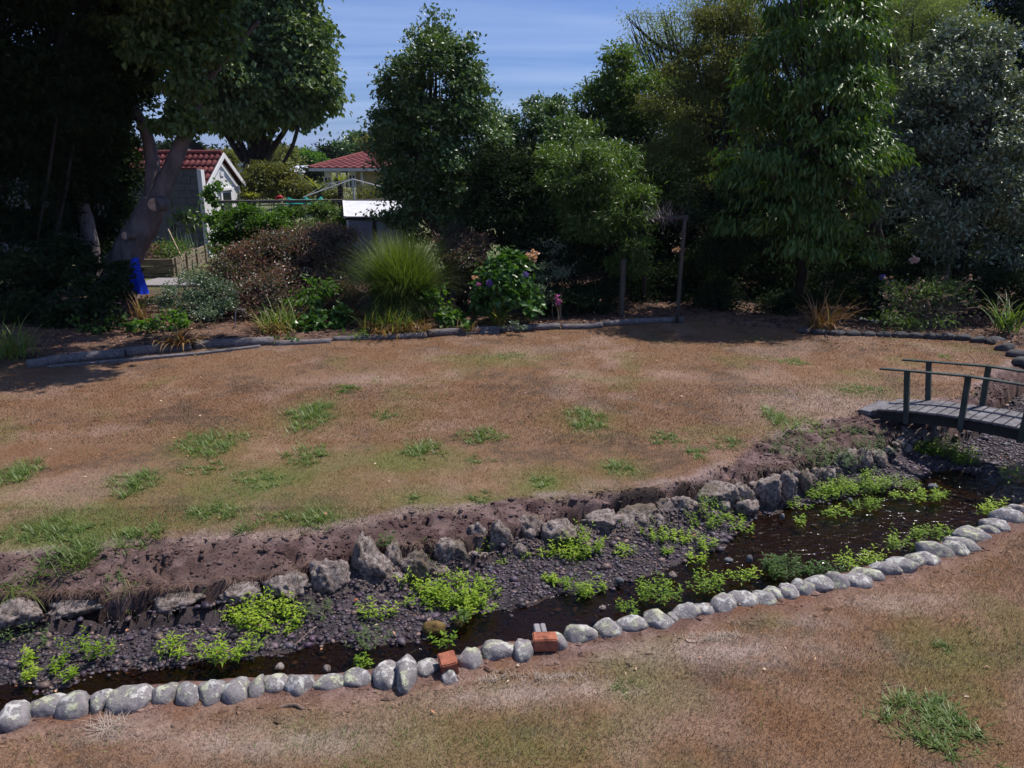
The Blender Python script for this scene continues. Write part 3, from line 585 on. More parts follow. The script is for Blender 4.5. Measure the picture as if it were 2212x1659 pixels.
def clods():
    x, y = scatter(170000, -6.5, 9, 3.2, 10.8); k = inview(x, y, .03); x, y = x[k], y[k]; a, b, c, d, e, f = zones(x, y); b = np.minimum(b, a - .1)
    bank = (y < a + .02) & (y > b - .12); near = (y < e - .05) & (y > e - .45) & (R.random(len(x)) < .22); slope = (y < b - .05) & (y > c - .05) & (R.random(len(x)) < .5)
    k = (bank & (R.random(len(x)) < .75)) | near | slope; x, y, slope = x[k], y[k], slope[k]; n = len(x); s = np.clip(np.exp(R.normal(math.log(.0075), .55, n)), .003, .030)
    vb, fb = I1; m = len(vb); V = np.repeat(vb[None], n, 0) * (1 + .28 * R.normal(size=(n, m, 1))) * (s[:, None] * np.stack([R.uniform(.8, 1.5, n), R.uniform(.7, 1.2, n), R.uniform(.45, .8, n)], 1))[:, None, :]
    z = height(x, y); V += np.stack([x, y, z], 1)[:, None, :]; col = ground_col(x, y) * R.uniform(.65, 1.45, n)[:, None]; col = np.where(slope[:, None], np.array([.13, .10, .085]) * R.uniform(.5, 1.6, n)[:, None], col)
    print("clods", n); return mesh_np("soil", V.reshape(-1, 3), (fb[None] + (np.arange(n) * m)[:, None, None]).reshape(-1, 3), cols=np.repeat(col, m, 0))
tag(link("soil", clods(), M['ground']), "crumbling dry soil clods along both stream banks", "soil", kind='stuff')
def thatch():
    x, y = scatter(60000, -7, 9, 3.0, 13); k = inview(x, y, .03); x, y = x[k], y[k]; a, b, c, d, e, f = zones(x, y)
    p = np.where((y < e - .06) & (y > e - .6), .75, 0) + np.where((y > np.minimum(b, a - .1)) & (y < a + .15), .35, 0) + np.where(((y < e - .5) | (y > a)) & (y < f), .10, 0); k = R.random(len(x)) < p; x, y = x[k], y[k]; n = len(x)
    B = np.stack([x, y, height(x, y) + .004], 1); V, F, r = ribbons(B, R.uniform(0, 6.283, n), R.uniform(.02, .075, n), R.uniform(.0015, .0035, n), R.uniform(1.25, 1.6, n), R.uniform(-.3, .25, n), R.random(n), S=2)
    x2 = np.random.default_rng(5).uniform(-5.5, 5.6, 4200); rq = np.random.default_rng(6); n = len(x2); tuft = fbm(x2 * 3, x2 * 0 + 3, 3, 5) > .46; x2 = x2[tuft]; n = len(x2)
    y2 = np.minimum(fB(x2) + (fbm(x2 * 3.5, fB(x2) * 1.2, 4, 9) - .5) * .20, fA(x2) - .1) + rq.uniform(-.01, .05, n); B = np.stack([x2, y2, height(x2, y2)], 1)
    V2, F2, r2 = ribbons(B, rq.normal(-1.57, .6, n), rq.uniform(.05, .15, n), rq.uniform(.002, .005, n), rq.uniform(.9, 1.5, n), rq.uniform(.8, 1.8, n), rq.random(n) * .8, S=4)
    return ribbon_mesh("dry_grass", [(V, F, r), (V2, F2, r2)])
tag(link("dry_grass", thatch(), L['thatch']), "matted dead grass stalks lying on the lawns and banks", "dead grass", kind='stuff')
def litter(name, x, y, lmat, size, label, cat, r=R, zoff=.006):
    n = len(x); P = np.stack([x, y, height(x, y) + zoff + r.random(n) * .01], 1); lv = Leaves(); D = rdir(n, r); D[:, 2] *= .25
    lv.add(P, D, nrm(rdir(n, r) * .5 + np.array([0, 0, 1.])), size * (.5 + r.random(n)), size * .5 * (.5 + r.random(n)), r.random(n))
    return tag(link(name, lv.mesh(name, big=True, fold=.2), L[lmat]), label, cat, kind='stuff')
x, y = scatter(16000, -8.5, 10, 11.5, 17); k = (y > fF(x) + .05) & inview(x, y); litter("mulch", x[k], y[k], 'litter', .055, "brown leaf litter and dry mulch on the garden bed", "mulch")
x, y = scatter(1500, 5, 9.3, 10.5, 13.5); k = (y < fF(x)) & (y > fA(x)) & (R.random(len(x)) < np.exp(-(fF(x) - y) * 1.2)); x, y = x[k], y[k]
x2, y2 = scatter(700, 1.3, 5.2, 12.2, 14.2); k = (y2 < fF(x2)) & (R.random(len(x2)) < np.exp(-(fF(x2) - y2) * 3)); litter("fallen_leaves", np.append(x, x2[k]), np.append(y, y2[k]), 'litter', .05, "small brown fallen leaves lying thick along the far lawn edge", "fallen leaves")
x, y = scatter(330, -7, 9, 3.2, 13); k = ((y > fA(x)) | (y < fE(x) - .1)) & (y < fF(x)) & inview(x, y); litter("dry_leaves", x[k][:130], y[k][:130], 'litterlight', .036, "pale and orange fallen leaves scattered over the lawns", "fallen leaves")
x, y = scatter(900, -5, 8, 3.8, 9.5); k = (y < fC(x)) & (y > fE(x) + .12) & inview(x, y); x, y = x[k][:110], y[k][:110]
litter("stream_leaves", x, y, 'litterlight', .032, "orange and brown dead leaves caught in the stream", "fallen leaves", zoff=.03)

# ------------------------------------------------------------------ stones
def rock_mesh(name, dims, seed, ico_=I3, cuts=6, soft=.5, rough=.05, cutmin=.72, freq=2.2):
    rr = np.random.default_rng(seed); v, f = ico_; v = v.copy()
    for q in range(cuts):
        nn = rdir(1, rr)[0]; dd = rr.uniform(cutmin, .95); h = v @ nn; over = np.maximum(h - dd, 0); v = v - nn * (over * (1 - soft * .35))[:, None]
    ph = rr.uniform(0, 9, 3)
    nz = (fbm(v[:, 0] * freq + ph[0] + v[:, 2], v[:, 1] * freq + ph[1] - v[:, 2] * .7, 5, seed % 97) - .5)
    nz2 = (fbm(v[:, 2] * freq * 2.3 + ph[2] + v[:, 1], v[:, 0] * freq * 2.3 + ph[1], 4, seed % 89) - .5)
    v = v * (1 + rough * 4 * nz + rough * 2.4 * nz2)[:, None] * np.array(dims)
    return mesh_np(name, v, f, smooth=True)
EX, EY = 633.6, 1106.0
cob = []                                       # px, py, w, h, tilt (degrees about the vertical)
for X0, Y0, lst in (
    (0, 1106, [(95, 1345, 215, 190, 15), (320, 1270, 230, 140, 12), (490, 1270, 210, 160, 5), (665, 1235, 165, 140, 10), (850, 1228, 280, 175, 8), (1070, 1195, 195, 130, 10), (1228, 1200, 160, 165, 40),
               (1380, 1190, 180, 165, 30), (1537, 1180, 165, 165, 0), (1678, 1150, 100, 135, 0), (1785, 1130, 175, 115, 0), (1940, 1135, 165, 140, 0)]),
    (633.6, 1106, [(235, 1115, 205, 90, 5), (415, 1085, 175, 125, 5), (590, 1082, 180, 175, 0), (732, 1090, 138, 250, 0), (868, 1022, 145, 110, 0), (1018, 1088, 110, 100, 0), (1145, 965, 155, 135, 10),
                   (1320, 915, 225, 135, 5), (1490, 920, 125, 140, 0), (1715, 865, 110, 125, 0), (1855, 815, 215, 125, 5), (2030, 780, 170, 135, -20)]),
    (1036.9, 979.3, [(970, 1125, 215, 118, -8), (1150, 1105, 195, 128, 5), (1245, 1075, 80, 70, 0), (1340, 1045, 185, 108, 5), (1450, 1025, 120, 95, 5), (1575, 1005, 145, 138, -30)]),
    (1474.7, 864, [(380, 1315, 195, 110, -12), (525, 1305, 165, 110, -14), (585, 1272, 145, 90, -18), (678, 1258, 130, 105, -30), (775, 1232, 170, 115, -30), (882, 1205, 180, 118, -22), (1000, 1190, 165, 110, -35),
                   (1115, 1190, 200, 100, -12), (1182, 1140, 200, 95, -22), (1302, 1108, 185, 95, -12), (1428, 1080, 195, 102, -25), (1490, 1045, 140, 82, -30), (1572, 1036, 165, 95, -32),
                   (1625, 985, 225, 112, -15), (1765, 975, 145, 92, -28), (1803, 945, 200, 88, -28), (1868, 893, 215, 105, -8), (1960, 855, 145, 68, -22), (2038, 830, 175, 92, -28), (2103, 770, 195, 112, -30), (2180, 722, 120, 75, -20)])):
    for x_, y_, w_, h_, t_ in lst: cob.append((X0 + x_ / 3, Y0 + y_ / 3, w_ / 3, h_ / 3, t_))
edge = empty("stone_edging", G(1106, 1400, -.1), "low row of lichen-spotted grey cobbles edging the near bank of the stream", "stone edging")
for i, (px, py, w_, h_, t_) in enumerate(cob):
    p = G(px, py, -.065); s = pxsize(p); th = math.atan2(CAMH + .07, p[1]); a = w_ * s * .60
    b = (h_ * s * .66) / math.sqrt(math.sin(th) ** 2 + .55 * math.cos(th) ** 2); c = min(b * .85, .13)
    me = rock_mesh("stone", (a, b, max(c, .05)), 100 + i, rough=.075, cutmin=.68, cuts=12, freq=2.8, soft=.2)
    o = link("stone", me, M['cobble'], None); o.parent = edge
    o.location = Vector(p) - edge.location; o.rotation_euler = (random.uniform(-.1, .1), random.uniform(-.12, .12), rad(t_ * 1.0))
# a few more stones under the row so that it stands on the bed
for i, (px, py, w_, h_, t_) in enumerate(cob):
    p = G(px, py - h_ * .35, -.24); s = pxsize(p); me = rock_mesh("stone", (w_ * s * .5, .09, .13), 300 + i, ico_=I2)
    p[2] = -.25; p[1] = G(px, py, -.075)[1] + .02; p[0] = G(px, py, -.075)[0] + .03
    o = link("stone", me, M['cobble'], None); o.parent = edge; o.location = Vector(p) - edge.location
wall = empty("rock_wall", G(900, 1220, -.2), "rough pitted rocks set on end along the far bank of the stream", "rock wall")
wr = []
for X0, Y0, lst in (
    (0, 1106, [(130, 655, 300, 160), (470, 612, 345, 115), (745, 560, 190, 90), (950, 560, 200, 90), (1140, 565, 300, 125), (1560, 520, 220, 110), (1870, 480, 245, 165), (1380, 555, 200, 90)]),
    (633.6, 1106, [(230, 430, 235, 215), (492, 355, 250, 320), (645, 315, 90, 190), (810, 350, 195, 170), (1010, 275, 195, 160), (1180, 190, 135, 190), (1335, 190, 130, 200), (1530, 115, 170, 150), (1730, 140, 235, 150), (1990, 70, 235, 150)]),
    (1036.9, 979.3, [(1020, 400, 260, 120), (1190, 365, 130, 130), (1310, 340, 160, 110), (1530, 275, 275, 180), (1700, 270, 130, 130), (1735, 340, 150, 100), (1860, 250, 145, 195), (1985, 225, 130, 180), (2110, 175, 75, 120)]),
    (1474.7, 864, [(945, 490, 85, 90), (1060, 405, 120, 150), (1165, 385, 115, 120), (1270, 385, 120, 100)]),
    (1728, 720, [])):
    for x_, y_, w_, h_ in lst: wr.append((X0 + x_ / 3, Y0 + y_ / 3, w_ / 3, h_ / 3))
wr += [(1972, 940, 60, 36), (2010, 938, 24, 40), (2030, 930, 24, 34), (1945, 965, 50, 16), (2062, 868, 26, 22), (2092, 872, 24, 22), (2112, 858, 22, 18), (2135, 845, 26, 18), (2150, 828, 24, 16)]
for i, (px, py, w_, h_) in enumerate(wr):
    zc = -.20 if h_ > 34 else -.25
    p = G(px, py + 2, zc); s = pxsize(p); th = math.atan2(CAMH, p[1]); k_ = 1.12 if i == 9 else .98; a = w_ * s * .62 * k_; c = h_ * s * .70 * k_ / math.cos(th); b = min(max(a * .7, .09), .2)
    c = max(.05, (c * math.cos(th) - b * .5 * math.sin(th)) / math.cos(th) * 1.05)
    me = rock_mesh("rock", (a, b, c), 500 + i, ico_=I4 if w_ * h_ > 1800 else I3, cuts=12, soft=.25, rough=.15, cutmin=.60, freq=3.4)
    if i == 9:                                 # the tall pointed one
        q = np.zeros(len(me.vertices) * 3, dtype=np.float32); me.vertices.foreach_get("co", q); q = q.reshape(-1, 3); t_ = np.clip((q[:, 2] / c + 1) / 2, 0, 1)
        q[:, 0] *= 1.12 - .75 * t_ ** 1.6; me.vertices.foreach_set("co", q.ravel())
    o = link("rock", me, M['tufa'], None); o.parent = wall; o.location = Vector(p) - wall.location
    o.rotation_euler = (random.uniform(-.1, .1), random.uniform(-.12, .12), random.uniform(-.3, .3))
rr = np.random.default_rng(77)
for i in range(95):                             # small rubble between and behind the larger rocks
    x_ = -5.2 + 10.2 * (i + rr.random()) / 95; b_ = float(fB(x_)) - .10; c_ = float(fC(x_)); y_ = c_ + (b_ - c_) * rr.random(); sz = rr.uniform(.035, .085)
    o = link("rock", rock_mesh("rock", (sz * rr.uniform(1, 1.7), sz, sz * rr.uniform(.7, 1.1)), 2000 + i, ico_=I2, cuts=8, soft=.2, rough=.14, cutmin=.6, freq=3), M['tufa'], None); o.parent = wall
    o.location = Vector((x_, y_, -.29 + .12 * (y_ - c_) / max(.05, b_ - c_))) - wall.location; o.rotation_euler = (rr.uniform(-.3, .3), rr.uniform(-.3, .3), rr.uniform(0, 6))
# stones lying loose in the stream
for i, (px, py, w_, h_, mt, lab) in enumerate([
    (938, 1358, 52, 38, 'moss', "round stone covered in orange-brown moss at the water's edge"), (991, 1347, 24, 18, 'moss', "small brown mossy stone right of the big mossy stone"),
    (1339, 1254, 20, 14, 'cobble', "smooth dark grey stone at the edge of the dark pool"), (1453, 1243, 22, 18, 'tufa', "dark angular stone between two bright green water plants"),
    (1836, 1082, 14, 14, 'cobble', "small smooth grey stone right of the dark low rocks"), (1301, 1315, 18, 14, 'tufa', "dark wet stone alone in the pool above the brick"), (706, 1445, 20, 22, 'tufa', "dark stone in shallow water near the row of cobbles"),
    (1574, 1210, 20, 10, 'cobble', "flat grey stone standing out of the running water"), (1690, 1116, 12, 16, 'cobble', "round grey stone below the lone flowering sprig"), (2150, 832, 36, 14, 'cobble', "long smooth grey stone beyond the bridge rails"),
    (1629, 1330, 16, 12, 'cobble', "lone dark pebble on the near bank beside a tipped cobble"), (604, 1440, 26, 14, 'tufa', "flat dark stone half sunk at the left of the stream"), (822, 1286, 30, 14, 'tufa', "dark stone at the foot of the pointed wall rock"),
    (215, 1363, 28, 20, 'tufa', "blue-grey stone below the long flat wall rock"), (1618, 1208, 16, 22, 'cobble', "grey stone beside the flat stone in the running water"), (2015, 1050, 24, 10, 'cobble', "shiny wet stone under the shadow of the bridge")]):
    p = G(px, py, -.32 if i != 10 else -.06); s = pxsize(p); a = w_ * s * .5
    me = rock_mesh("stone", (a, a * .8, h_ * s * .5), 900 + i, ico_=I3, rough=.05)
    if mt == 'cobble': me.materials.append(M['pebblestone'] if 'pebblestone' in M else M['block'])
    o = link("stone", me, M[mt]); o.location = p; o.rotation_euler = (0, 0, i * 1.3)
    tag(o, lab, "stone")
# loose bricks and the blocks that prop them
def solid(name, mb, mt, loc, rot, lab=None, cat=None, bevel=.006, smooth=False, parent=None):
    o = link(name, mb.mesh(name, smooth, bevel), M[mt]); o.location = loc; o.rotation_euler = rot
    if parent: o.parent = parent; o.location = Vector(loc) - parent.location
    return tag(o, lab, cat)
def brick(px, py, z, dims, rot, lab, seed):
    v, f = [], []; mb = MB(); a, b, c = dims; mb.box((-a / 2, -b / 2, -c / 2), (a, 0, 0), (0, b, 0), (0, 0, c))
    me = mb.mesh("brick"); import bmesh
    bm = bmesh.new(); bm.from_mesh(me); bmesh.ops.bevel(bm, geom=list(bm.edges), offset=.007, segments=2, affect='EDGES'); bmesh.ops.subdivide_edges(bm, edges=list(bm.edges), cuts=2, use_grid_fill=True)
    rr = random.Random(seed)
    for q in bm.verts: q.co *= 1 + .05 * (fbm(np.array(q.co.x * 40 + seed), np.array(q.co.y * 40 + q.co.z * 30), 3, seed) - .5)
    bm.to_mesh(me); bm.free()
    o = link("brick", me, M['brick']); o.location = G(px, py, z); o.rotation_euler = rot; tag(o, lab, "brick")
brick(1177, 1386, -.015, (.155, .115, .085), (rad(-6), 0, rad(2)), "orange-red loose brick lying flat on the cobbles over the pool", 3)
brick(968, 1434, -.005, (.105, .12, .10), (rad(8), rad(-6), rad(16)), "darker red broken brick standing on the cobbles, left of the flat one", 8)
mb = MB(); mb.box((-.02, -.11, -.10), (.04, 0, 0), (0, .22, 0), (0, 0, .10)); mb.box((.025, -.11, -.10), (.035, 0, 0), (0, .22, 0), (0, 0, .10))
solid("concrete_offcut", mb, 'concrete', G(1163, 1366, -.09), (0, 0, .1), "grey slotted offcut jutting from under the orange-red brick", "concrete offcut")

# ------------------------------------------------------------------ arched footbridge
BA = G(1880, 893, .03)[:2]; bd = np.array([.67, -.742]); bc = np.array([.742, .67]); BLEN, BRISE, BW = 3.0, .17, .57
def bz(s): return .06 + 4 * BRISE * (s / BLEN) * (1 - s / BLEN)
def bp(s, c, z): q = BA + bd * s + bc * c; return np.array([q[0], q[1], z])
bridge = empty("footbridge", bp(0, 0, 0), "arched grey plank footbridge with dark green handrails over the stream", "footbridge")
b0 = MB(); 
b0.box(bp(-.16, .02, -.02), np.append(bd * .22, .02), np.append(bc * (BW + .02), 0), (0, 0, .055)); b0.build("threshold_board", M['plank'], bridge, bevel=.004)
nP = 26; ps = .086 + .035
for i in range(nP):
    s = .07 + i * (BLEN - .1) / nP; zc = bz(s); dz = (bz(s + .1) - bz(s - .0)); mb = MB(); wj = random.uniform(-.008, .008)
    wd = .098
    mb.box(bp(s, -.02 + wj, zc), np.append(bd * wd, (bz(s + wd) - zc)), np.append(bc * (BW + .04), random.uniform(-.004, .004)), (0, 0, .028)); mb.build("plank", M['plank'], bridge, bevel=.004)
for c0 in (.02, BW - .06):                    # curved side beams
    mb = MB(); S_ = np.linspace(.0, BLEN, 17)
    for a, b in zip(S_[:-1], S_[1:]):
        p0, p1 = bp(a, c0, bz(a) - .125), bp(b, c0, bz(b) - .125); w3 = np.append(bc * .045, 0); h3 = np.array([0, 0, .122])
        n = len(mb.v); mb.v += [tuple(q) for q in (p0, p1, p1 + w3, p0 + w3, p0 + h3, p1 + h3, p1 + w3 + h3, p0 + w3 + h3)]
        mb.f += [tuple(q + n for q in f) for f in ((0, 1, 2, 3), (4, 7, 6, 5), (0, 4, 5, 1), (2, 6, 7, 3))]
    mb.build("side_beam", M['beamdark'], bridge)
posts = [(.43, -.24), (1.00, -.02), (1.58, .10), (2.2, .25)]
RH = .515
for c0 in (-.045, BW + .005):
    tops = []
    for s, ln in posts:
        z0 = bz(s) - .13; z1 = bz(s) + RH - .03; ds = ln * .30; mb = MB(); t_ = np.append(bd * ds, z1 - z0)
        mb.box(bp(s - .03, c0, z0), np.append(bd * .058, 0), np.append(bc * .045, 0), t_); mb.build("post", M['post'], bridge, bevel=.004); tops.append((s + ds, z1))
    t0 = tops[0]; pts = [(t0[0] - .30, t0[1] - .035)] + tops; sw = np.append(bc * .065, 0)
    sp_ = spline([(a, b) for a, b in pts], 3)
    for (a, za), (b, zb) in zip(pts[:-1], pts[1:]):
        mb = MB(); mb.box(bp(a + .0015, c0 - .02, za), bp(b - .0015, c0 - .02, zb) - bp(a + .0015, c0 - .02, za), sw, (0, 0, .020)); mb.build("handrail", M['post'], bridge, bevel=.004)
mb = MB(); mb.box(bp(-.10, .02, -.42), np.append(bd * .20, 0), np.append(bc * (BW + .02), 0), (0, 0, .395)); solid_ = mb.build("concrete_footing", M['concrete'], bridge, bevel=.01)

# ------------------------------------------------------------------ timber edging logs
te = empty("timber_edging", G(400, 755, 0), "weathered round logs edging the garden bed beyond the far lawn", "timber edging")
def logseg(pts, r, z=.05):
    q = [G(a, b + 5, 0) for a, b in pts]; r = r * 1.02; q = [np.array([p[0], p[1], z]) for p in q]; s = spline(q, 4) if len(q) > 2 else np.linspace(q[0], q[1], 8)
    mb = MB(); mb.tube(s, r, 10, wob=.05, seed=int(pts[0][0])); 
    me = mb.mesh("log", True); o = link("log", me, M['log'], te)
for pts, r, z in [([(62, 792), (150, 777), (270, 766)], .085, .05), ([(272, 764), (350, 755), (415, 750)], .085, .05), ([(418, 748), (480, 744), (592, 739)], .08, .05), ([(595, 741), (650, 739), (716, 736)], .06, .02), ([(720, 732), (800, 728), (922, 722)], .06, .02),
                  ([(924, 721), (1010, 716), (1078, 712)], .065, .05), ([(1080, 711), (1140, 708), (1208, 705)], .06, .045), ([(1212, 706), (1260, 706), (1300, 702)], .055, .04),
                  ([(1302, 700), (1380, 694), (1475, 690)], .06, .04)]: logseg(pts, r, z)
for pts in [[(100, 797), (210, 787)], [(212, 787), (420, 768)], [(424, 768), (560, 752)], [(990, 724), (1080, 721)]]:
    a, b = G(*pts[0]), G(*pts[1]); d = b - a; mb = MB(); mb.box(a + [0, 0, -.05], d, (0, .10, 0), (0, 0, .09)); mb.build("rail", M['log'], te, bevel=.01)
ke = empty("stone_border", G(1950, 728, 0), "dark flat stones bordering the flowering bed at the right end of the lawn", "stone border")
for i, px in enumerate(range(1740, 2130, 34)):
    f_ = np.interp(px, [1700, 1800, 2000, 2100, 2170], [712, 721, 726, 731, 750]); p = G(px, f_, .03); me = rock_mesh("stone", (.15, .09, .075), 1200 + i); o = link("stone", me, M['darkstone']); o.parent = ke; o.location = Vector(p) - ke.location
for i, (px, py) in enumerate([(2150, 738), (2172, 752), (2196, 766), (2212, 782)]):
    p = G(px, py, .03); o = link("stone", rock_mesh("stone", (.17, .11, .09), 1250 + i), M['darkstone']); o.parent = ke; o.location = Vector(p) - ke.location

# ------------------------------------------------------------------ plants in the stream
def cress(px, py, rx, ry, label, h=.13, Ln=.05, W=.017, seed=0, dens=1.0, z=-.31, lm='cress', cat="water plant", name="water_plant", tone=0.0):
    rr = np.random.default_rng(2000 + seed); c = G(px, py + ry * .55, z); s = pxsize(c); a = rx * s * 1.08; b = max(.055, (ry * s - h * .8 * .55) / .50)
    ns = max(6, int(math.pi * a * b * 560 * dens)); th = rr.uniform(0, 6.283, ns); q = np.sqrt(rr.random(ns)); q *= .62 + .55 * fbm(th * 1.3 + seed, th * 0 + seed, 3, seed)
    x = c[0] + a * q * np.cos(th); y = c[1] + b * q * np.sin(th) + b * .2; lv = Leaves()
    hh = h * 1.15 * (1.15 - .6 * q) * rr.uniform(.6, 1.25, ns)
    lean = np.stack([np.cos(th) * q * .55, np.sin(th) * q * .4, np.ones(ns)], 1) + rr.normal(0, .16, (ns, 3)); lean = nrm(lean)
    stems = MB()
    for i in range(ns):
        zb = z - .03; nl = rr.integers(7, 13); t = np.linspace(.25, 1.0, nl); P = np.array([x[i], y[i], zb]) + lean[i] * (hh[i] + .03) * t[:, None]
        ang = np.arange(nl) * 1.62 + rr.uniform(0, 6) + np.repeat([0, 3.14], [nl // 2, nl - nl // 2]); up = .15 + .75 * t
        D = np.stack([np.cos(ang), np.sin(ang), up * rr.uniform(.3, 1.1, nl)], 1); Nn = np.stack([-np.cos(ang) * .5, -np.sin(ang) * .5, np.ones(nl)], 1)
        sz = (1.15 - .45 * t) * rr.uniform(.75, 1.2, nl); lv.add(P, D, Nn, Ln * sz, W * sz, .15 + tone + .55 * t * rr.uniform(.6, 1.2) + rr.uniform(-.15, .25, nl))
    o = link(name, lv.mesh(name, big=True, fold=.1, curl=.25), L[lm]); tag(o, label, cat); return o
CR = [
 (572, 1322, 78, 50, "large bright green water plant mound in front of the mossy wall rock at left", .17),
 (985, 1268, 72, 45, "largest bright green water plant mound, below the rock wall near the middle", .16), (930, 1292, 45, 32, "yellow-green water plant mound joined to the left of the largest mound", .13),
 (878, 1262, 26, 20, "small bright plant under the gap between two wall rocks", .11), (1036, 1308, 34, 24, "loose bright green plant right below the largest mound", .12),
 (813, 1316, 30, 22, "compact bright green plant alone on the pebbles below the pointed rock", .13), (182, 1402, 46, 32, "tall bushy bright plant on the pebbles at far left", .16), (125, 1437, 20, 9, "flat small plant at the foot of the far left bushy plant", .05),
 (470, 1402, 45, 34, "bushy bright green plant left of a narrow upright one", .15), (552, 1386, 22, 22, "narrow upright bright plant beside the bushy one", .13), (372, 1398, 28, 20, "low thin plant in the middle of the left pebbles", .11),
 (60, 1424, 17, 13, "upper of two tiny plants at the left edge", .08), (58, 1457, 14, 11, "lower of two tiny plants at the left edge", .07), (145, 1462, 10, 8, "tiny sprout just above the cobbles at far left", .05),
 (958, 1380, 13, 16, "slim leafy shoot standing in the dark water near the mossy stone", .11), (996, 1336, 10, 8, "tiny shoot on top of the small mossy stone", .05), (782, 1432, 14, 10, "thin shoot in the water above the cobbles", .06),
 (1262, 1172, 34, 42, "tall bright green plant against the wall rocks right of centre", .20), (1215, 1190, 48, 24, "wide bright plant spreading left of the tall one at the wall", .12), (1150, 1195, 26, 17, "sparse yellow-green plant below the split wall rocks", .09),
 (1352, 1140, 22, 20, "bright plant tucked beside the broad wall rock", .13), (1350, 1188, 20, 14, "round small plant on the pebbles below the broad wall rock", .09), (1052, 1192, 12, 20, "upright plant growing between two standing rocks", .15),
 (1094, 1211, 13, 9, "tiny plant at the foot of the standing rocks", .05), (833, 1172, 22, 17, "rich green plant on top of the wall behind the pointed rock", .10), (1188, 1250, 10, 7, "tiny sprout in the middle of the pebbles", .05), (1225, 1260, 10, 9, "second tiny sprout right of the first on the pebbles", .05),
 (1283, 1266, 28, 16, "low plant leaning over the pool edge", .09), (1268, 1280, 14, 10, "smaller plant in front of the one leaning over the pool", .06), (1418, 1276, 42, 34, "bright plant standing in the dark pool above the cobbles", .15), (1357, 1314, 26, 14, "low bright plant in the pool close to the cobbles", .08),
 (1530, 1256, 38, 28, "bushy plant in the pool, right of centre", .14), (1610, 1240, 26, 20, "round plant standing in the water in front of the leafy mat", .11), (1520, 1108, 34, 38, "tall leafy plant below the pale-topped wall rock", .20),
 (1596, 1088, 20, 20, "small plant at the foot of the dark wall rocks", .14), (1418, 1150, 24, 24, "dull yellow-green plant at the foot of the wall", .13), (1476, 1155, 30, 17, "low spreading plant in front of the tall leafy one", .09), (1582, 1118, 26, 12, "low bright plant between pebbles and running water", .07),
 (1602, 1138, 18, 17, "little plant where pebbles meet the running water", .10), (1505, 1204, 22, 14, "plant on the wet pebbles above the pool", .09), (1524, 1172, 19, 12, "small plant above the one on the wet pebbles", .08), (1442, 1186, 9, 8, "tiny plant among dark pebbles", .05),
 (1700, 1222, 55, 30, "broad dark green leafy mat growing in the water against the cobbles", .11), (1780, 1232, 45, 20, "thin green mat joining the leafy mat on its right", .09), (1862, 1208, 50, 26, "tall bright leaves rising behind the cobbles", .15),
 (1945, 1170, 32, 24, "upright bright plant by the cobbles, right of the tall leaves", .15), (2020, 1152, 46, 22, "yellowish plants along the cobbles near the right", .10), (2150, 1100, 30, 22, "bright plant behind the cobbles at the right edge", .13),
 (1870, 1040, 45, 30, "large bright plant bank at the water margin before the bridge", .15), (1775, 1062, 34, 20, "bright plant left of the large plant bank", .11), (1810, 1050, 34, 22, "plant between the two bright plants before the bridge", .11), (1725, 1086, 20, 14, "round green plant beside the brown water", .09),
 (1872, 1086, 32, 18, "lower plant reaching into the brown water", .09), (1952, 1040, 24, 20, "plant left of the bridge shadow", .12), (1948, 1068, 16, 10, "tiny plant below the one left of the bridge shadow", .05), (2012, 1068, 32, 18, "pale plant in the running water before the bridge shadow", .11),
 (2045, 968, 42, 28, "sunlit plant mound under the bridge", .16), (2085, 985, 26, 22, "smaller sunlit plant right of the mound under the bridge", .12), (2000, 968, 28, 18, "yellowish plant left of the mound under the bridge", .11), (2192, 1022, 28, 20, "plant in glittering water at the right edge", .12),
 (2190, 838, 30, 12, "green plants on the bank beyond the bridge rails", .12), (2165, 815, 20, 8, "low plants on the far bank seen past the bridge rail", .08), (1810, 1104, 22, 10, "floating sprig in the middle of the brown water", .06), (1732, 1125, 10, 6, "tiny sprig alone in the brown water", .04),
]
for i, (a, b, c, d, lab, h) in enumerate(CR):
    dull = lab.startswith(("dull", "broad dark", "thin green", "rich", "pale plant"))
    cress(a, b, c, d, lab, h=h, seed=i, tone=random.uniform(-.28, .18), lm='green' if ('rich' in lab or 'dark green' in lab or 'thin green' in lab) else 'cress', z=-.10 if 'on top of the wall' in lab else (-.34 if 'water' in lab or 'pool' in lab else -.31), Ln=.058 * random.uniform(.72, 1.05), W=.019 * random.uniform(.8, 1.1))
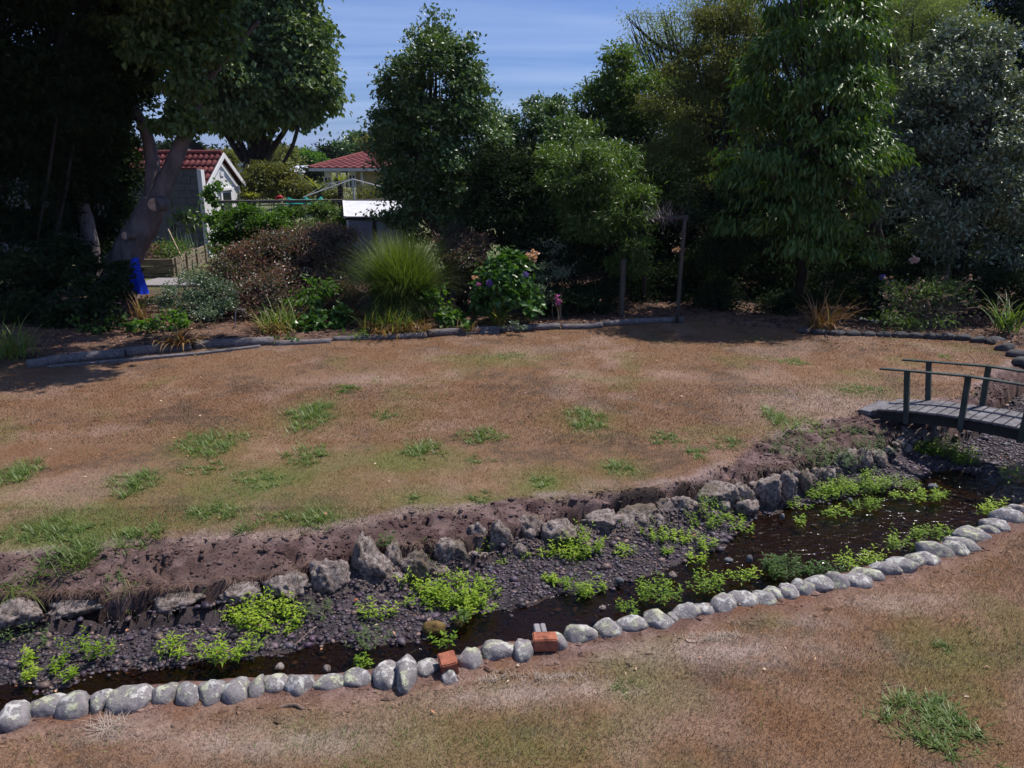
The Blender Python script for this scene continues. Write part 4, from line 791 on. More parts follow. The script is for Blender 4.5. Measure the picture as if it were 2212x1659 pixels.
# thin weeds
for i, (a, b, c, d, lab) in enumerate([(800, 1370, 45, 35, "straggly brownish weed with red stems at the water margin"), (430, 1290, 30, 26, "pale thin weed at the foot of the wall at left"), (270, 1300, 60, 26, "mixed low weeds between flat wall rocks at left"),
      (690, 1310, 34, 30, "sparse weed in front of the round pitted rock"), (60, 1375, 50, 26, "creeping weeds at the far left pebbles"), (1000, 1330, 14, 12, "tiny clover-like weed by the mossy stones"), (1700, 950, 60, 36, "rank green weeds on the slumped bank left of the bridge"),
      (1800, 975, 50, 36, "tangled weeds above the dark rocks left of the bridge"), (1750, 1010, 60, 34, "bushy weeds hanging over the small wall rocks"), (1850, 925, 60, 14, "creeping weed along the top of the bank toward the bridge"), (1890, 950, 34, 34, "trailing stems hanging down the bank beside the footing"),
      (1850, 880, 26, 9, "small leafy weed at the end of the bridge"), (255, 1245, 18, 13, "mallow seedling growing on the bare soil at left"), (1880, 1010, 30, 12, "weeds on top of the rocks beside the bridge shadow"), (2090, 850, 30, 16, "low weeds on the bank behind the bridge"), (1250, 1255, 26, 20, "dim thin-leaved weed on the pebbles")]):
    z = -.06 if b < 1000 or b == 1245 else -.28
    cress(a, b, c, d, lab, h=.11 if d > 15 else .06, seed=300 + i, lm='weed', z=z, Ln=.034, W=.012, dens=.55, cat="weed", name="weed")

# ------------------------------------------------------------------ grass clumps
def clump(px, py, rx, ry, label, n=None, Ln=.11, W=.006, lm='crab', seed=0, up=.9, z=0.0, name="grass_clump", cat="grass clump", rot=0, bend=.7, S=3, tone=0.):
    rr = np.random.default_rng(4000 + seed); c = G(px, py, z); a = abs(G(px + rx, py, z)[0] - c[0]); b = abs(G(px, py - ry, z)[1] - c[1])
    n = n or int(max(60, math.pi * a * b * 2600)); th = rr.uniform(0, 6.283, n); q = np.sqrt(rr.random(n)) * (.7 + .6 * fbm(th * 1.5, th * 0 + seed, 3, seed))
    k = rr.integers(0, max(3, n // 9), n); cx = rr.uniform(0, 6.283, n)[k]; cq = (rr.random(n) ** .62)[k] * (.60 + .85 * fbm(cx * 1.5, cx * 0 + seed, 3, seed))
    ex, ey = a * cq * np.cos(cx), b * cq * np.sin(cx); cr_, sr_ = math.cos(rot), math.sin(rot)
    hl_ = np.where(rr.random(n) < .20, 1.0 + .45 * rr.random(n), 1.0); x = c[0] + (ex * cr_ - ey * sr_) * hl_ + rr.normal(0, .012, n); y = c[1] + (ex * sr_ + ey * cr_) * hl_ + rr.normal(0, .012, n)
    B = np.stack([x, y, height(x, y) - .003], 1); V, F, r = ribbons(B, rr.uniform(0, 6.283, n), Ln * rr.uniform(.5, 1.3, n), W * rr.uniform(.6, 1.2, n), rr.uniform(.75, 1.5, n) * up, rr.uniform(.2, 1, n) * bend, np.clip(rr.normal(.45, .25, n) + tone, 0, 1), S=S)
    o = link(name, ribbon_mesh(name, [(V, F, r)]), L[lm]); return tag(o, label, cat)
CL = [
 (672, 896, 50, 26, "dense rich green grass clump, upper left of the lawn's middle", .12, 0), (450, 962, 68, 26, "wide green grass clump left of centre", .10, 0), (665, 985, 46, 20, "grey-green grass clump below the dense rich green one", .10, 0),
 (915, 972, 44, 20, "flat green grass clump near the middle of the lawn", .10, 0), (1036, 943, 50, 17, "bright grass clump right above the lawn's middle", .10, 0), (1268, 906, 48, 22, "bright green grass clump with gaps, right half of the lawn", .10, 0),
 (292, 1046, 50, 28, "loose pale green grass clump at lower left of the lawn", .11, 0), (30, 1028, 46, 26, "grass clump at the lawn's left edge", .12, 0), (1340, 1012, 32, 16, "small grey-green grass clump near the soil edge", .09, 0), (1440, 948, 36, 15, "thin flat grass clump right of centre", .07, -.1),
 (1508, 978, 26, 13, "small green grass clump above the bank, left one of a close pair", .09, 0), (1572, 960, 30, 14, "small green grass clump above the bank, right one of a close pair", .08, 0), (682, 1125, 34, 18, "sprawling grass clump at the soil edge left of centre", .12, 0),
 (748, 845, 30, 12, "small faint grass clump at the back of the lawn", .08, -.1), (1710, 782, 30, 9, "small bright grass clump far back near the dry tussock", .06, .1), (1038, 1074, 30, 12, "short fresh grass clump right at the soil edge", .06, -.1), (890, 1080, 20, 10, "tiny grass clump at the soil edge beside the crack", .07, 0),
 (530, 1148, 20, 14, "star-shaped grass clump on the edge of the bare soil", .13, -.1), (300, 1160, 46, 28, "dark green clump near the bank at lower left", .12, -.1), (150, 1200, 62, 32, "big coarse grass clump sprawling over the bank at left", .17, -.1), (100, 1150, 90, 24, "matted green grass at the lower left of the lawn", .10, -.1),
 (560, 1040, 60, 24, "faint thin grass patch left of centre", .05, 0), (460, 1110, 46, 20, "pale grass patch above the bank at left", .09, 0), (1035, 995, 28, 11, "short yellow-green grass patch below the bright clump", .05, 0), (830, 895, 28, 10, "sparse grass tufts between the upper clumps", .06, -.2),
 (1765, 925, 38, 20, "fine bright green grass tuft on the slumped bank", .07, .1), (1675, 905, 20, 26, "upright weedy grass tuft at the corner of the bank", .14, 0), (1860, 842, 50, 8, "thin line of green grass left of the bridge rails", .05, 0), (1170, 1036, 26, 14, "pale low grass clump near the soil edge", .07, 0),
 (600, 1120, 40, 16, "thin grass patch beside the star-shaped clump", .07, 0), (2012, 1556, 88, 62, "large coarse grass clump on the near lawn at lower right", .085, 0), (2035, 1392, 18, 8, "small green weed tuft on the near lawn at right", .05, -.1), (440, 1015, 50, 14, "faint grass patch under the wide clump", .06, 0),
 (1100, 770, 40, 7, "faint green grass tuft far back by the timber edging", .04, 0), (2040, 772, 14, 6, "small green tuft behind the bridge rail", .06, 0), (1350, 1480, 26, 20, "faint green tuft in the near lawn", .03, 0)]
for i, (a, b, c, d, lab, ln, tn) in enumerate(CL): clump(a, b, c, d, lab, Ln=ln * .95, seed=i, tone=tn, W=.009, rot=-.75 if a == 2012 else 0, n=900 if a == 2012 else None)
clump(45, 1245, 40, 26, "long grass hanging over the bank at the left edge", Ln=.24, seed=70, lm='strap', n=150, up=1.3, bend=1.5, S=5)
clump(240, 1572, 34, 12, "bleached dry grass tuft below the cobbles at left", Ln=.13, W=.003, lm='deadgrass', seed=71, n=260, up=1.3, z=-.06)
clump(1545, 1388, 60, 10, "bleached grass fringe on the near bank right of centre", Ln=.05, W=.003, lm='deadgrass', seed=72, n=420, z=-.06)
clump(1130, 1470, 130, 10, "bleached grass fringe on the near bank below the brick", Ln=.045, W=.003, lm='deadgrass', seed=73, n=600, z=-.06)
clump(440, 1330, 30, 22, "reed-like weed with a purple heart on the pebbles", Ln=.14, W=.005, lm='weed', seed=74, n=50, up=1.5, z=-.3, name="weed", cat="weed")
clump(436, 1328, 8, 6, "purple rosette weed on the pebbles", Ln=.05, W=.01, lm='purple', seed=75, n=24, up=1.5, z=-.3, name="weed", cat="weed")
clump(912, 1392, 20, 14, "thin sedge tuft in the shallow water by the mossy stone", Ln=.12, W=.004, lm='weed', seed=76, n=50, up=1.4, z=-.34, name="sedge_tuft", cat="sedge")
clump(262, 1340, 30, 18, "yellow-green sedge tuft near the flat wall rocks", Ln=.12, W=.006, lm='strap', seed=77, n=60, up=1.2, z=-.3, name="sedge_tuft", cat="sedge")
clump(1235, 1195, 26, 16, "dark sedge tuft inside the plants at the wall", Ln=.13, W=.004, lm='weed', seed=78, n=80, up=1.2, z=-.3, name="sedge_tuft", cat="sedge")
clump(1815, 1108, 26, 10, "sedge tuft floating in the brown water", Ln=.13, W=.004, lm='crab', seed=79, n=50, up=1.5, z=-.34, name="sedge_tuft", cat="sedge")
clump(2010, 1078, 26, 10, "sedge tuft in front of the bridge shadow", Ln=.13, W=.004, lm='crab', seed=80, n=40, up=1.5, z=-.34, name="sedge_tuft", cat="sedge")
clump(1655, 1120, 16, 10, "small sedge tuft beside the dark wall rocks", Ln=.09, W=.004, lm='weed', seed=81, n=40, up=1.2, z=-.32, name="sedge_tuft", cat="sedge")
clump(945, 1180, 22, 12, "star-shaped weed on the soil between wall rocks", Ln=.09, W=.005, lm='weed', seed=82, n=40, up=1.4, z=-.1, name="weed", cat="weed")
clump(912, 1163, 16, 8, "yellow star-shaped weed by the soil crack", Ln=.07, W=.006, lm='strap', seed=83, n=30, up=1.4, z=-.08, name="weed", cat="weed")
# sticks
for i, (a, b, c, d, lab, r, z) in enumerate([((603, 1528), (655, 1532), 0, 0, "red-brown stick on the near bank at lower left", .008, -.05), ((637, 1393), (690, 1350), 0, 0, "thin bent stick on the pebbles left of centre", .004, -.30),
     ((1338, 1210), (1420, 1218), 0, 0, "thin pale stick on the wet pebbles", .004, -.30), ((2090, 765), (2110, 785), 0, 0, "pale twig on the lawn behind the bridge", .006, .01), ((1790, 930), (1900, 905), 0, 0, "bare twig crossing the slumped bank", .004, .03)]):
    p, q = G(*a, z), G(*b, z); m_ = (p + q) / 2 + np.array([.01, .02, .012]); mb = MB(); mb.tube(spline([p, m_, q], 3), r, 5); o = mb.build("stick", M['stick']); tag(o, lab, "stick")

# ================================================================== the garden and everything beyond it
def obox(mb, o, ux, uy, sx, sy, z0, z1):       # box on plan axes
    mb.box((o[0], o[1], z0), (ux[0] * sx, ux[1] * sx, 0), (uy[0] * sy, uy[1] * sy, 0), (0, 0, z1 - z0))
HAZE = 0.00016
# ---- shed
sc_ = Y(440, 400, 24.0); sh = empty("garden_shed", (sc_[0], sc_[1], 0), "block-walled garden shed with red tiled roof and white gable behind the forked tree", "shed")
ux = np.array([-1.0, .03]); uy = np.array([.05, 1.0]); uy = uy / np.linalg.norm(uy); SL, SD = 7.0, 2.55; o0 = sc_[:2].copy(); EH, RHt = 2.12, 2.98
mb = MB(); obox(mb, o0 + uy * .03, ux, uy, SL, SD - .06, 0, EH); mb.build("inner_wall", M['mortar'], sh)
bw = o0 - uy * .36; rng_ = random.Random(4)
mb = MB(); obox(mb, bw + uy * .03, ux, uy, SL, .14, 0, 2.62); mb.build("wall_core", M['mortar'], sh)
for r_ in range(13):
    for c_ in range(17):
        off = .2 if r_ % 2 else 0; x0 = max(0, c_ * .41 - off); x1 = min(c_ * .41 + .40 - off, SL)
        if x1 - x0 < .05: continue
        mb = MB(); a = bw + ux * x0; obox(mb, a - uy * (.02 + rng_.random() * .012), ux, uy, x1 - x0, .06, r_ * .2015 + .004, r_ * .2015 + .197); mb.build("block", M['block'], sh)
mb = MB(); obox(mb, bw - uy * .06 - ux * .02, ux, uy, SL + .04, .34, 2.625, 2.665); mb.build("wall_cap", M['tile'], sh)
mb = MB(); obox(mb, bw - ux * .13 - uy * .03, ux, uy, .125, .22, 0, 2.6); mb.build("corner_board", M['white'], sh)
g0 = o0 - ux * .0; ap = g0 + uy * SD * .5
for k_ in range(15):                            # vertical boards of the gable
    t0, t1 = k_ / 15, (k_ + .93) / 15; zt = lambda t: EH + (RHt - EH - .06) * (1 - abs(t - .5) * 2); a = g0 + uy * SD * t0; b = g0 + uy * SD * t1; n_ = -ux * .03
    mb = MB(); V_ = [(*a, 0), (*b, 0), (*b, zt(t1)), (*a, zt(t0))]; V2 = [(v[0] + n_[0], v[1] + n_[1], v[2]) for v in V_]
    mb.add(V_ + V2, [(0, 1, 2, 3), (7, 6, 5, 4), (0, 4, 5, 1), (1, 5, 6, 2), (2, 6, 7, 3), (3, 7, 4, 0)]); mb.build("board", M['white'], sh)
n_ = -ux * .045
def gabbox(nm, t0, t1, z0, z1, dpt, mt, par=sh):
    mb = MB(); a = g0 + uy * SD * t0 - ux * .031; mb.box((*a, z0), (*(uy * SD * (t1 - t0)), 0), (*(-ux * dpt), 0), (0, 0, z1 - z0)); return mb.build(nm, M[mt], par)
dr = gabbox("door", .44, .70, .1, 1.86, .03, 'darkglass'); gabbox("door_frame", .40, .44, .1, 1.92, .05, 'white'); gabbox("door_frame", .70, .74, .1, 1.92, .05, 'white'); gabbox("door_head", .36, .78, 1.95, 2.02, .08, 'white')
gabbox("vent", .46, .56, 2.38, 2.52, .03, 'whitewall'); gabbox("downpipe", .965, .99, .2, 2.05, .07, 'white')
# tile roof, each tile a part of the near slope
rv = np.array([*(uy * (SD * .5 + .25)), RHt - EH + .10]); rl = np.linalg.norm(rv); rv /= rl; st = np.array([*(o0 - uy * .25 - ux * .12), EH - .02])
tme = None
def tile_mesh(w_, l_):
    u = np.linspace(0, 1, 7); zz_ = .022 * np.sin(u * math.pi * 2 - .6) ; vs_ = []
    for lz, tz in ((0, .03), (l_, 0)):
        for a, b in zip(u, zz_): vs_.append((a * w_, lz, b + tz))
    for a, b in zip(u, zz_): vs_.append((a * w_, 0, b + .005))
    f = [(i, i + 1, i + 8, i + 7) for i in range(6)] + [(14 + i, 15 + i, i + 1, i) for i in range(6)]
    me = bpy.data.meshes.new("tile"); me.from_pydata(vs_, [], f); me.polygons.foreach_set("use_smooth", [True] * len(f)); me.materials.append(M['tile']); return me
TW, TL = .17, rl / 5; tm = tile_mesh(TW, TL * 1.06)
ang = math.atan2(rv[2], math.hypot(rv[0], rv[1])); hz = math.atan2(ux[1], ux[0])
rotm = Matrix.Rotation(hz + math.pi, 4, 'Z') @ Matrix.Rotation(ang, 4, 'X')
for r_ in range(5):
    for c_ in range(41):
        p = st + rv * (r_ * TL) + np.array([*(ux * (c_ + 1) * TW), 0]); o = bpy.data.objects.new("tile", tm); C.objects.link(o); o.parent = sh; o.matrix_local = Matrix.Translation(Vector(p) - sh.location) @ rotm
def slab(mb, pts, n, th):
    P_ = [np.array(p, float) for p in pts]; Q_ = [p + np.array(n) * th for p in P_]; k = len(P_)
    mb.add(P_ + Q_, [tuple(range(k))[::-1], tuple(range(k, 2 * k))] + [(i, (i + 1) % k, (i + 1) % k + k, i + k) for i in range(k)])
top = st + rv * rl; bk = st.copy(); bk[:2] += uy * (SD + .5)
mb = MB(); U3 = np.array([*(ux * (SL + .2)), 0]); slab(mb, [st - [0, 0, .06], st + U3 - [0, 0, .06], top + U3 - [0, 0, .06], top - [0, 0, .06]], (0, 0, -1), .03); mb.build("roof_deck", M['mortar'], sh)
mb = MB(); slab(mb, [top, top + U3, bk + U3, bk], (0, 0, 1), .04); mb.build("roof", M['tile'], sh)
mb = MB(); mb.tube([top + [0, 0, .03], top + U3 + [0, 0, .03]], .07, 8); mb.build("ridge_cap", M['tile'], sh)
for a, b in ((st, top), (top, bk)):
    mb = MB(); e_ = np.array([*(-ux * .03), 0]); d_ = b - a; mb.box(a + e_ * 1.5 - [0, 0, .13], d_, e_, (0, 0, .15)); mb.build("barge_board", M['white'], sh)
# second red roof farther left
r2 = empty("red_roofed_house", (*Y(280, 330, 34)[:2], 0), "red roof of a house just showing above the shed at left", "house")
a, b, c_, d_ = Y(150, 350, 34), Y(330, 352, 34), Y(318, 322, 37), Y(180, 318, 37)
mb = MB(); slab(mb, [a, b, c_, d_], (0, 0, 1), .08); mb.build("roof", M['tile'], r2)
mb = MB(); mb.box((a[0] + .4, a[1] + .3, 0), (b[0] - a[0] - .8, 0, 0), (0, 3, 0), (0, 0, a[2] - .02)); mb.build("wall", M['brickwall'], r2)
# white long building far behind
lb_ = empty("long_white_building", (*Y(460, 330, 62)[:2], 0), "long low building with white roof edge seen between the tree trunks", "building")
a, b = Y(385, 333, 62), Y(545, 333, 62); mb = MB(); mb.box((a[0], 62, 0), (b[0] - a[0], 0, 0), (0, 8, 0), (0, 0, a[2] - .01)); mb.build("wall", M['greysteel'], lb_)
mb = MB(); mb.box((a[0] - .3, 61.7, a[2]), (b[0] - a[0] + .6, 0, 0), (0, 8.5, 0), (0, 0, .38)); mb.build("roof", M['whitewall'], lb_)
# carport
cp = empty("carport", (*Y(632, 380, 45)[:2], 0), "small dark outbuilding with flat white metal roof left of the brick house", "outbuilding")
a, b = Y(606, 374, 45), Y(656, 374, 45); mb = MB(); mb.box((a[0] + .2, 45.2, 0), (b[0] - a[0] - .5, 0, 0), (0, 3, 0), (0, 0, a[2] - .02)); mb.build("wall", M['darkglass'], cp)
mb = MB(); slab(mb, [a, b, b + [0, 3.6, .28], a + [0, 3.6, .28]], (0, 0, 1), .08); mb.build("roof", M['metal'], cp)
mb = MB(); p = Y(647, 374, 45); mb.box((p[0], 45.0, 0), (.1, 0, 0), (0, .1, 0), (0, 0, p[2] - .01)); mb.build("post", M['white'], cp)
mb = MB(); p = Y(618, 384, 45); mb.box((p[0], 45.12, p[2]), (.6, 0, 0), (0, .06, 0), (0, 0, .05)); mb.build("window_frame", M['white'], cp)
# brick house
hy = 40.0; hl, hr = Y(668, 366, hy), Y(860, 368, hy); hs = empty("brick_house", (hl[0], hy, 0), "cream brick house with dark red tiled hip roof behind the round tree", "house")
ez = hl[2] + .06; ex0, ex1 = hl[0], hr[0] + 3; rz = 3.16
mb = MB(); mb.box((ex0 + .55 + 1.6, hy + .5, 0), (ex1 - ex0 - 3, 0, 0), (0, 6, 0), (0, 0, ez - .03)); mb.build("wall", M['brickwall'], hs)
mb = MB(); mb.box((ex0 - .02, hy - .05, ez - .14), (ex1 - ex0, 0, 0), (0, .1, 0), (0, 0, .13)); mb.build("gutter", M['greysteel'], hs)
mb = MB(); mb.box((ex0 + .05, hy + .06, ez - .06), (ex1 - ex0 - .1, 0, 0), (0, 7, 0), (0, 0, .03)); mb.build("soffit", M['whitewall'], hs)
rp = [np.array(q) for q in ((ex0, hy, ez), (ex1, hy, ez), (ex1, hy + 4, rz), (ex0 + 2.0, hy + 4, rz - .06))]
NR = 11
for k_ in range(NR):
    t0, t1 = k_ / NR, (k_ + 1) / NR; a = rp[0] * (1 - t0) + rp[3] * t0; b = rp[1] * (1 - t0) + rp[2] * t0; c = rp[1] * (1 - t1) + rp[2] * t1; d = rp[0] * (1 - t1) + rp[3] * t1; n = 70; mb = MB(); vs_ = []
    for q in range(n + 1):
        t = q / n; w_ = .018 * math.sin(q * 1.57) + .02; vs_ += [a + (b - a) * t + [0, 0, w_ + .03], d + (c - d) * t + [0, 0, w_], a + (b - a) * t + [0, 0, 0]]
    mb.add(vs_, [(3 * q, 3 * q + 3, 3 * q + 4, 3 * q + 1) for q in range(n)] + [(3 * q + 2, 3 * q + 5, 3 * q + 3, 3 * q) for q in range(n)]); mb.build("tile_course", M['tile'], hs)
mb = MB(); slab(mb, [(ex0, hy, ez), (ex0 + 2.0, hy + 4, rz - .06), (ex0, hy + 8, ez)], (0, 0, 1), .02); mb.build("roof_end", M['tile'], hs)
mb = MB(); mb.tube([rp[3] + [0, 0, .05], rp[2] + [0, 0, .05]], .1, 8); mb.tube([rp[0] + [0, 0, .05], rp[3] + [0, 0, .05]], .08, 8); mb.build("ridge_cap", M['tile'], hs)
for px0, px1, py0, py1, mt, nm in ((701, 716, 368, 384, 'whitewall', 'wall_panel'), (726, 735, 368, 392, 'whitewall', 'wall_panel'), (754, 768, 369, 379, 'whitewall', 'wall_panel'), (755, 767, 379, 404, 'darkglass', 'window'), (780, 784, 372, 404, 'whitewall', 'wall_panel'), (702, 715, 384, 404, 'darkglass', 'window')):
    a, b = Y(px0, py1, hy + .44), Y(px1, py0, hy + .44); mb = MB(); mb.box(a, (b[0] - a[0], 0, 0), (0, .05, 0), (0, 0, b[2] - a[2])); o = mb.build(nm, M[mt], hs)
    if nm == 'window':
        for e in (0, .5, 1): m2 = MB(); m2.box(a + [(b[0] - a[0]) * e - .03, -.03, 0], (.06, 0, 0), (0, .025, 0), (0, 0, b[2] - a[2])); m2.build("frame", M['whitewall'], o)
# post and beam frame with a net, clothesline, greenhouse
by = 21.6; fr = empty("berry_frame", (*Y(475, 500, by)[:2], 0), "long grey timber rail frame on posts beside the shed", "frame")
a, b = Y(472, 440, by), Y(836, 437, by); mb = MB(); mb.box(a, b - a, (0, .10, 0), (0, 0, .085)); mb.build("beam", M['beam'], fr, bevel=.006)
for px in (476, 627, 770):
    p = Y(px, 442, by); mb = MB(); mb.box((p[0], by + .02, 0), (.08, 0, 0), (0, .07, 0), (0, 0, p[2] - .02)); mb.build("post", M['beam'], fr)
p0, p1 = Y(500, 442, by + .05), Y(620, 442, by + .05); w_ = MB()
for k_ in range(13):
    x_ = p0[0] + (p1[0] - p0[0]) * k_ / 12; w_.tube([(x_, by + .06, p0[2] - .01), (x_, by + .06, p0[2] - .75)], .004, 4)
for k_ in range(5): w_.tube([(p0[0], by + .064, p0[2] - .1 - k_ * .15), (p1[0], by + .064, p0[2] - .1 - k_ * .15)], .004, 4)
w_.build("wire_mesh", M['wire'], fr)['kind'] = 'stuff'
pts = [Y(*q, by + .3) for q in ((619, 432), (622, 425), (632, 430), (645, 431), (656, 429), (661, 424), (668, 430), (680, 430), (688, 429), (693, 424), (700, 431))]; mb = MB(); up_ = [q for q in pts]; lo_ = [np.array([q[0], q[1] - .1, pts[0][2] - .10]) for q in pts]; mi_ = [(a_ + b_) / 2 + [0, .05 * math.sin(i_ * 2), .0] for i_, (a_, b_) in enumerate(zip(up_, lo_))]
n = len(pts); mb.add(up_ + mi_ + lo_, [(i, i + 1, i + 1 + n, i + n) for i in range(n - 1)] + [(i + n, i + 1 + n, i + 1 + 2 * n, i + 2 * n) for i in range(n - 1)]); tag(mb.build("garden_net", M['net'], smooth=True), "teal green garden net draped on top of the grey rail", "net")
mb = MB(); a, b = Y(596, 432, by + .4), Y(612, 428, by + .4); mb.tube(spline([a, (a + b) / 2 + [0, 0, .06], b], 3), [.03, .05, .06, .05, .05, .03, .02], 6); tag(mb.build("red_cloth", M['red'], smooth=True), "small scrap of red cloth left of the teal net", "cloth")
cy = 23.5; apx = Y(762, 387, cy); cl = empty("clothes_line", (apx[0], cy, 0), "metal clothesline frame with sloping arms behind the grey rail", "clothesline")
mb = MB(); mb.tube([(apx[0] + .08, cy, 0), apx], .028, 8); mb.build("post", M['metal'], cl)
for q in ((655, 426, cy - .4), (830, 405, cy + .2), (700, 398, cy + 1.6)):
    mb = MB(); mb.tube([apx, Y(*q)], .018, 6); mb.build("arm", M['metal'], cl)
e_ = [Y(655, 426, cy - .4), Y(830, 405, cy + .2), Y(700, 398, cy + 1.6)]
for f_ in (.97, .7): mb = MB(); mb.tube([apx + (e_[0] - apx) * f_, apx + (e_[1] - apx) * f_, apx + (e_[2] - apx) * f_, apx + (e_[0] - apx) * f_], .004, 4, cap=False); mb.build("line", M['wire'], cl)
gy_ = 19.6; gh = empty("greenhouse", (*Y(745, 500, gy_)[:2], 0), "small glasshouse with pale sloping roof panel behind the fountain grass", "greenhouse")
a, b, c, d = Y(746, 469, gy_), Y(872, 470, gy_), Y(872, 436, gy_ + 1.2), Y(743, 435, gy_ + 1.2)
mb = MB(); slab(mb, [a, b, c, d], (0, 0, 1), .02); mb.build("roof_panel", M['whitewall'], gh)
mb = MB(); mb.box(a + [-.03, -.02, -.02], d - a, (.05, 0, 0), (0, 0, .05)); mb.build("roof_trim", M['white'], gh)
mb = MB(); mb.box(a + [0, -.03, -.06], b - a, (0, .05, 0), (0, 0, .055)); mb.build("eave_rail", M['beamdark'], gh)
for px in (748, 806, 868):
    p = Y(px, 470, gy_); mb = MB(); mb.box((p[0], gy_ - .03, 0), (.06, 0, 0), (0, .06, 0), (0, 0, p[2] - .06)); mb.build("post", M['metal'] if px == 748 else M['beamdark'], gh)
for x0, x1 in ((750, 804), (811, 866)):
    p, q = Y(x0, 470, gy_), Y(x1, 470, gy_); mb = MB(); mb.box((p[0] + .02, gy_, .1), (q[0] - p[0] - .03, 0, 0), (0, .008, 0), (0, 0, p[2] - .18)); mb.build("pane", M['glass'], gh)
mb = MB(); mb.box((d[0] + .1, gy_ + 1.25, 0), (c[0] - d[0], 0, 0), (0, .05, 0), (0, 0, d[2] - .05)); mb.build("back_wall", M['greysteel'], gh)
# raised bed
rb0, rb1, rb2 = G(306, 607, 0), G(378, 606, 0), G(444, 572, 0); rb = empty("raised_bed", rb1, "raised vegetable bed of grey-brown boards beside the forked tree", "raised bed")
f_u = (rb0 - rb1); s_u = (rb2 - rb1)
RBH = .54
for k_ in range(3):
    z0 = .0 + k_ * .18; mb = MB(); mb.box(rb1 + [0, 0, z0 + .01], f_u * (1 + .0), (0, .045, 0), (0, 0, .165)); mb.build("board", M['timber'], rb, bevel=.005)
    mb = MB(); mb.box(rb1 + [.003, .048, z0 + .012], s_u, (-.045, 0, 0), (0, 0, .163)); mb.build("board", M['timber'], rb, bevel=.005)
for t in (.02, .35, .68, .99):
    p = rb1 + s_u * t; mb = MB(); mb.box(p + [.008, .03, 0], (.04, .02, 0), (-.0, .09, 0), (0, 0, .56)); mb.build("post", M['timber'], rb, bevel=.004)
mb = MB(); mb.box(rb1 + [-.06, .05, RBH - .10], s_u * .98, f_u * .98, (0, 0, .05)); mb.build("soil", M['soil'], rb)
P4 = [rb1 + s_u * a + f_u * b + [0, 0, RBH - .05] for a, b in ((.3, .3), (.55, .5), (.8, .35), (.45, .75), (.2, .7), (.15, .3))]
rr = np.random.default_rng(5)
for i, p in enumerate(P4):
    kind = ['green', 'weed', 'leek', 'weed', 'rose', 'weed'][i]; lab = ["bright leafy vegetable near the middle of the raised bed", "low herbs across the raised bed", "blue-green spiky leeks at the back of the raised bed", "small leafy greens by the far left of the raised bed", "reddish leafy plant at the front left of the raised bed", "grey-green herbs at the front of the raised bed"][i]
    if kind == 'leek':
        n = 34; B = p + rr.normal(0, 1, (n, 3)) * [.22, .12, 0]; V, F, r = ribbons(B, rr.uniform(0, 6.28, n), rr.uniform(.45, .8, n), .022, rr.uniform(.05, .3, n), rr.uniform(.1, .6, n), rr.random(n)); o = link("leek", ribbon_mesh("leek", [(V, F, r)]), L['leek']); tag(o, lab, "leeks")
    else:
        lv = Leaves(); n = 260; Q_ = p + rr.normal(0, 1, (n, 3)) * [.22, .18, .10] + [0, 0, .16]; lv.add(Q_, rdir(n, rr) + [0, 0, .5], nrm(rdir(n, rr) + [0, 0, .8]), .085, .045, rr.random(n)); o = link("vegetable_plant", lv.mesh("vegetable_plant", big=True), L[kind]); tag(o, lab, "vegetable")
mb = MB(); mb.tube([Y(395, 562, 19.9), Y(363, 495, 20.2)], .018, 6); tag(mb.build("garden_stake", M['stake']), "pale stake leaning diagonally out of the raised bed", "stake")
for i, px in enumerate((372, 379)):
    mb = MB(); mb.tube([(*Y(px, 540, 22.5)[:2], .3), Y(px, 482, 22.5)], .03, 6); tag(mb.build("garden_stake", M['beamdark']), ["left of two dark upright stakes against the block wall", "right of two dark upright stakes against the block wall"][i], "stake")
p = G(340, 622, 0); mb = MB(); mb.box(p + [-.5, -.35, .03], (1.7, 0, 0), (.2, 1.1, 0), (0, 0, .10)); tag(mb.build("paving_slab", M['concrete'], bevel=.01), "pale concrete path slab in front of the raised bed", "paving slab")
# blue tarp: a folded cone of cloth hanging against the trunk
ty = 16.6; t_ = Y(290, 556, ty); bt = Y(297, 634, ty); rows = 9; cols_ = 28; V = []; F = []
for i in range(rows):
    t = i / (rows - 1); cen = t_ * (1 - t) + bt * t; rr0 = (.075 + .10 * t)
    for j in range(cols_):
        a = 2 * math.pi * j / cols_; fo = 1 + .22 * t * math.sin(a * 5 + 1.3 * t) + .10 * math.sin(a * 11); V.append(cen + np.array([math.cos(a) * rr0 * fo + .05 * t * (t - .3), math.sin(a) * rr0 * fo * .7, .015 * math.sin(a * 3) * t]))
        if i < rows - 1: F.append([i * cols_ + j, i * cols_ + (j + 1) % cols_, (i + 1) * cols_ + (j + 1) % cols_, (i + 1) * cols_ + j])
tag(link("tarpaulin", mesh_np("tarpaulin", V, F, smooth=True), M['tarp']), "bright blue tarpaulin hanging in folds beside the forked trunk", "tarpaulin")
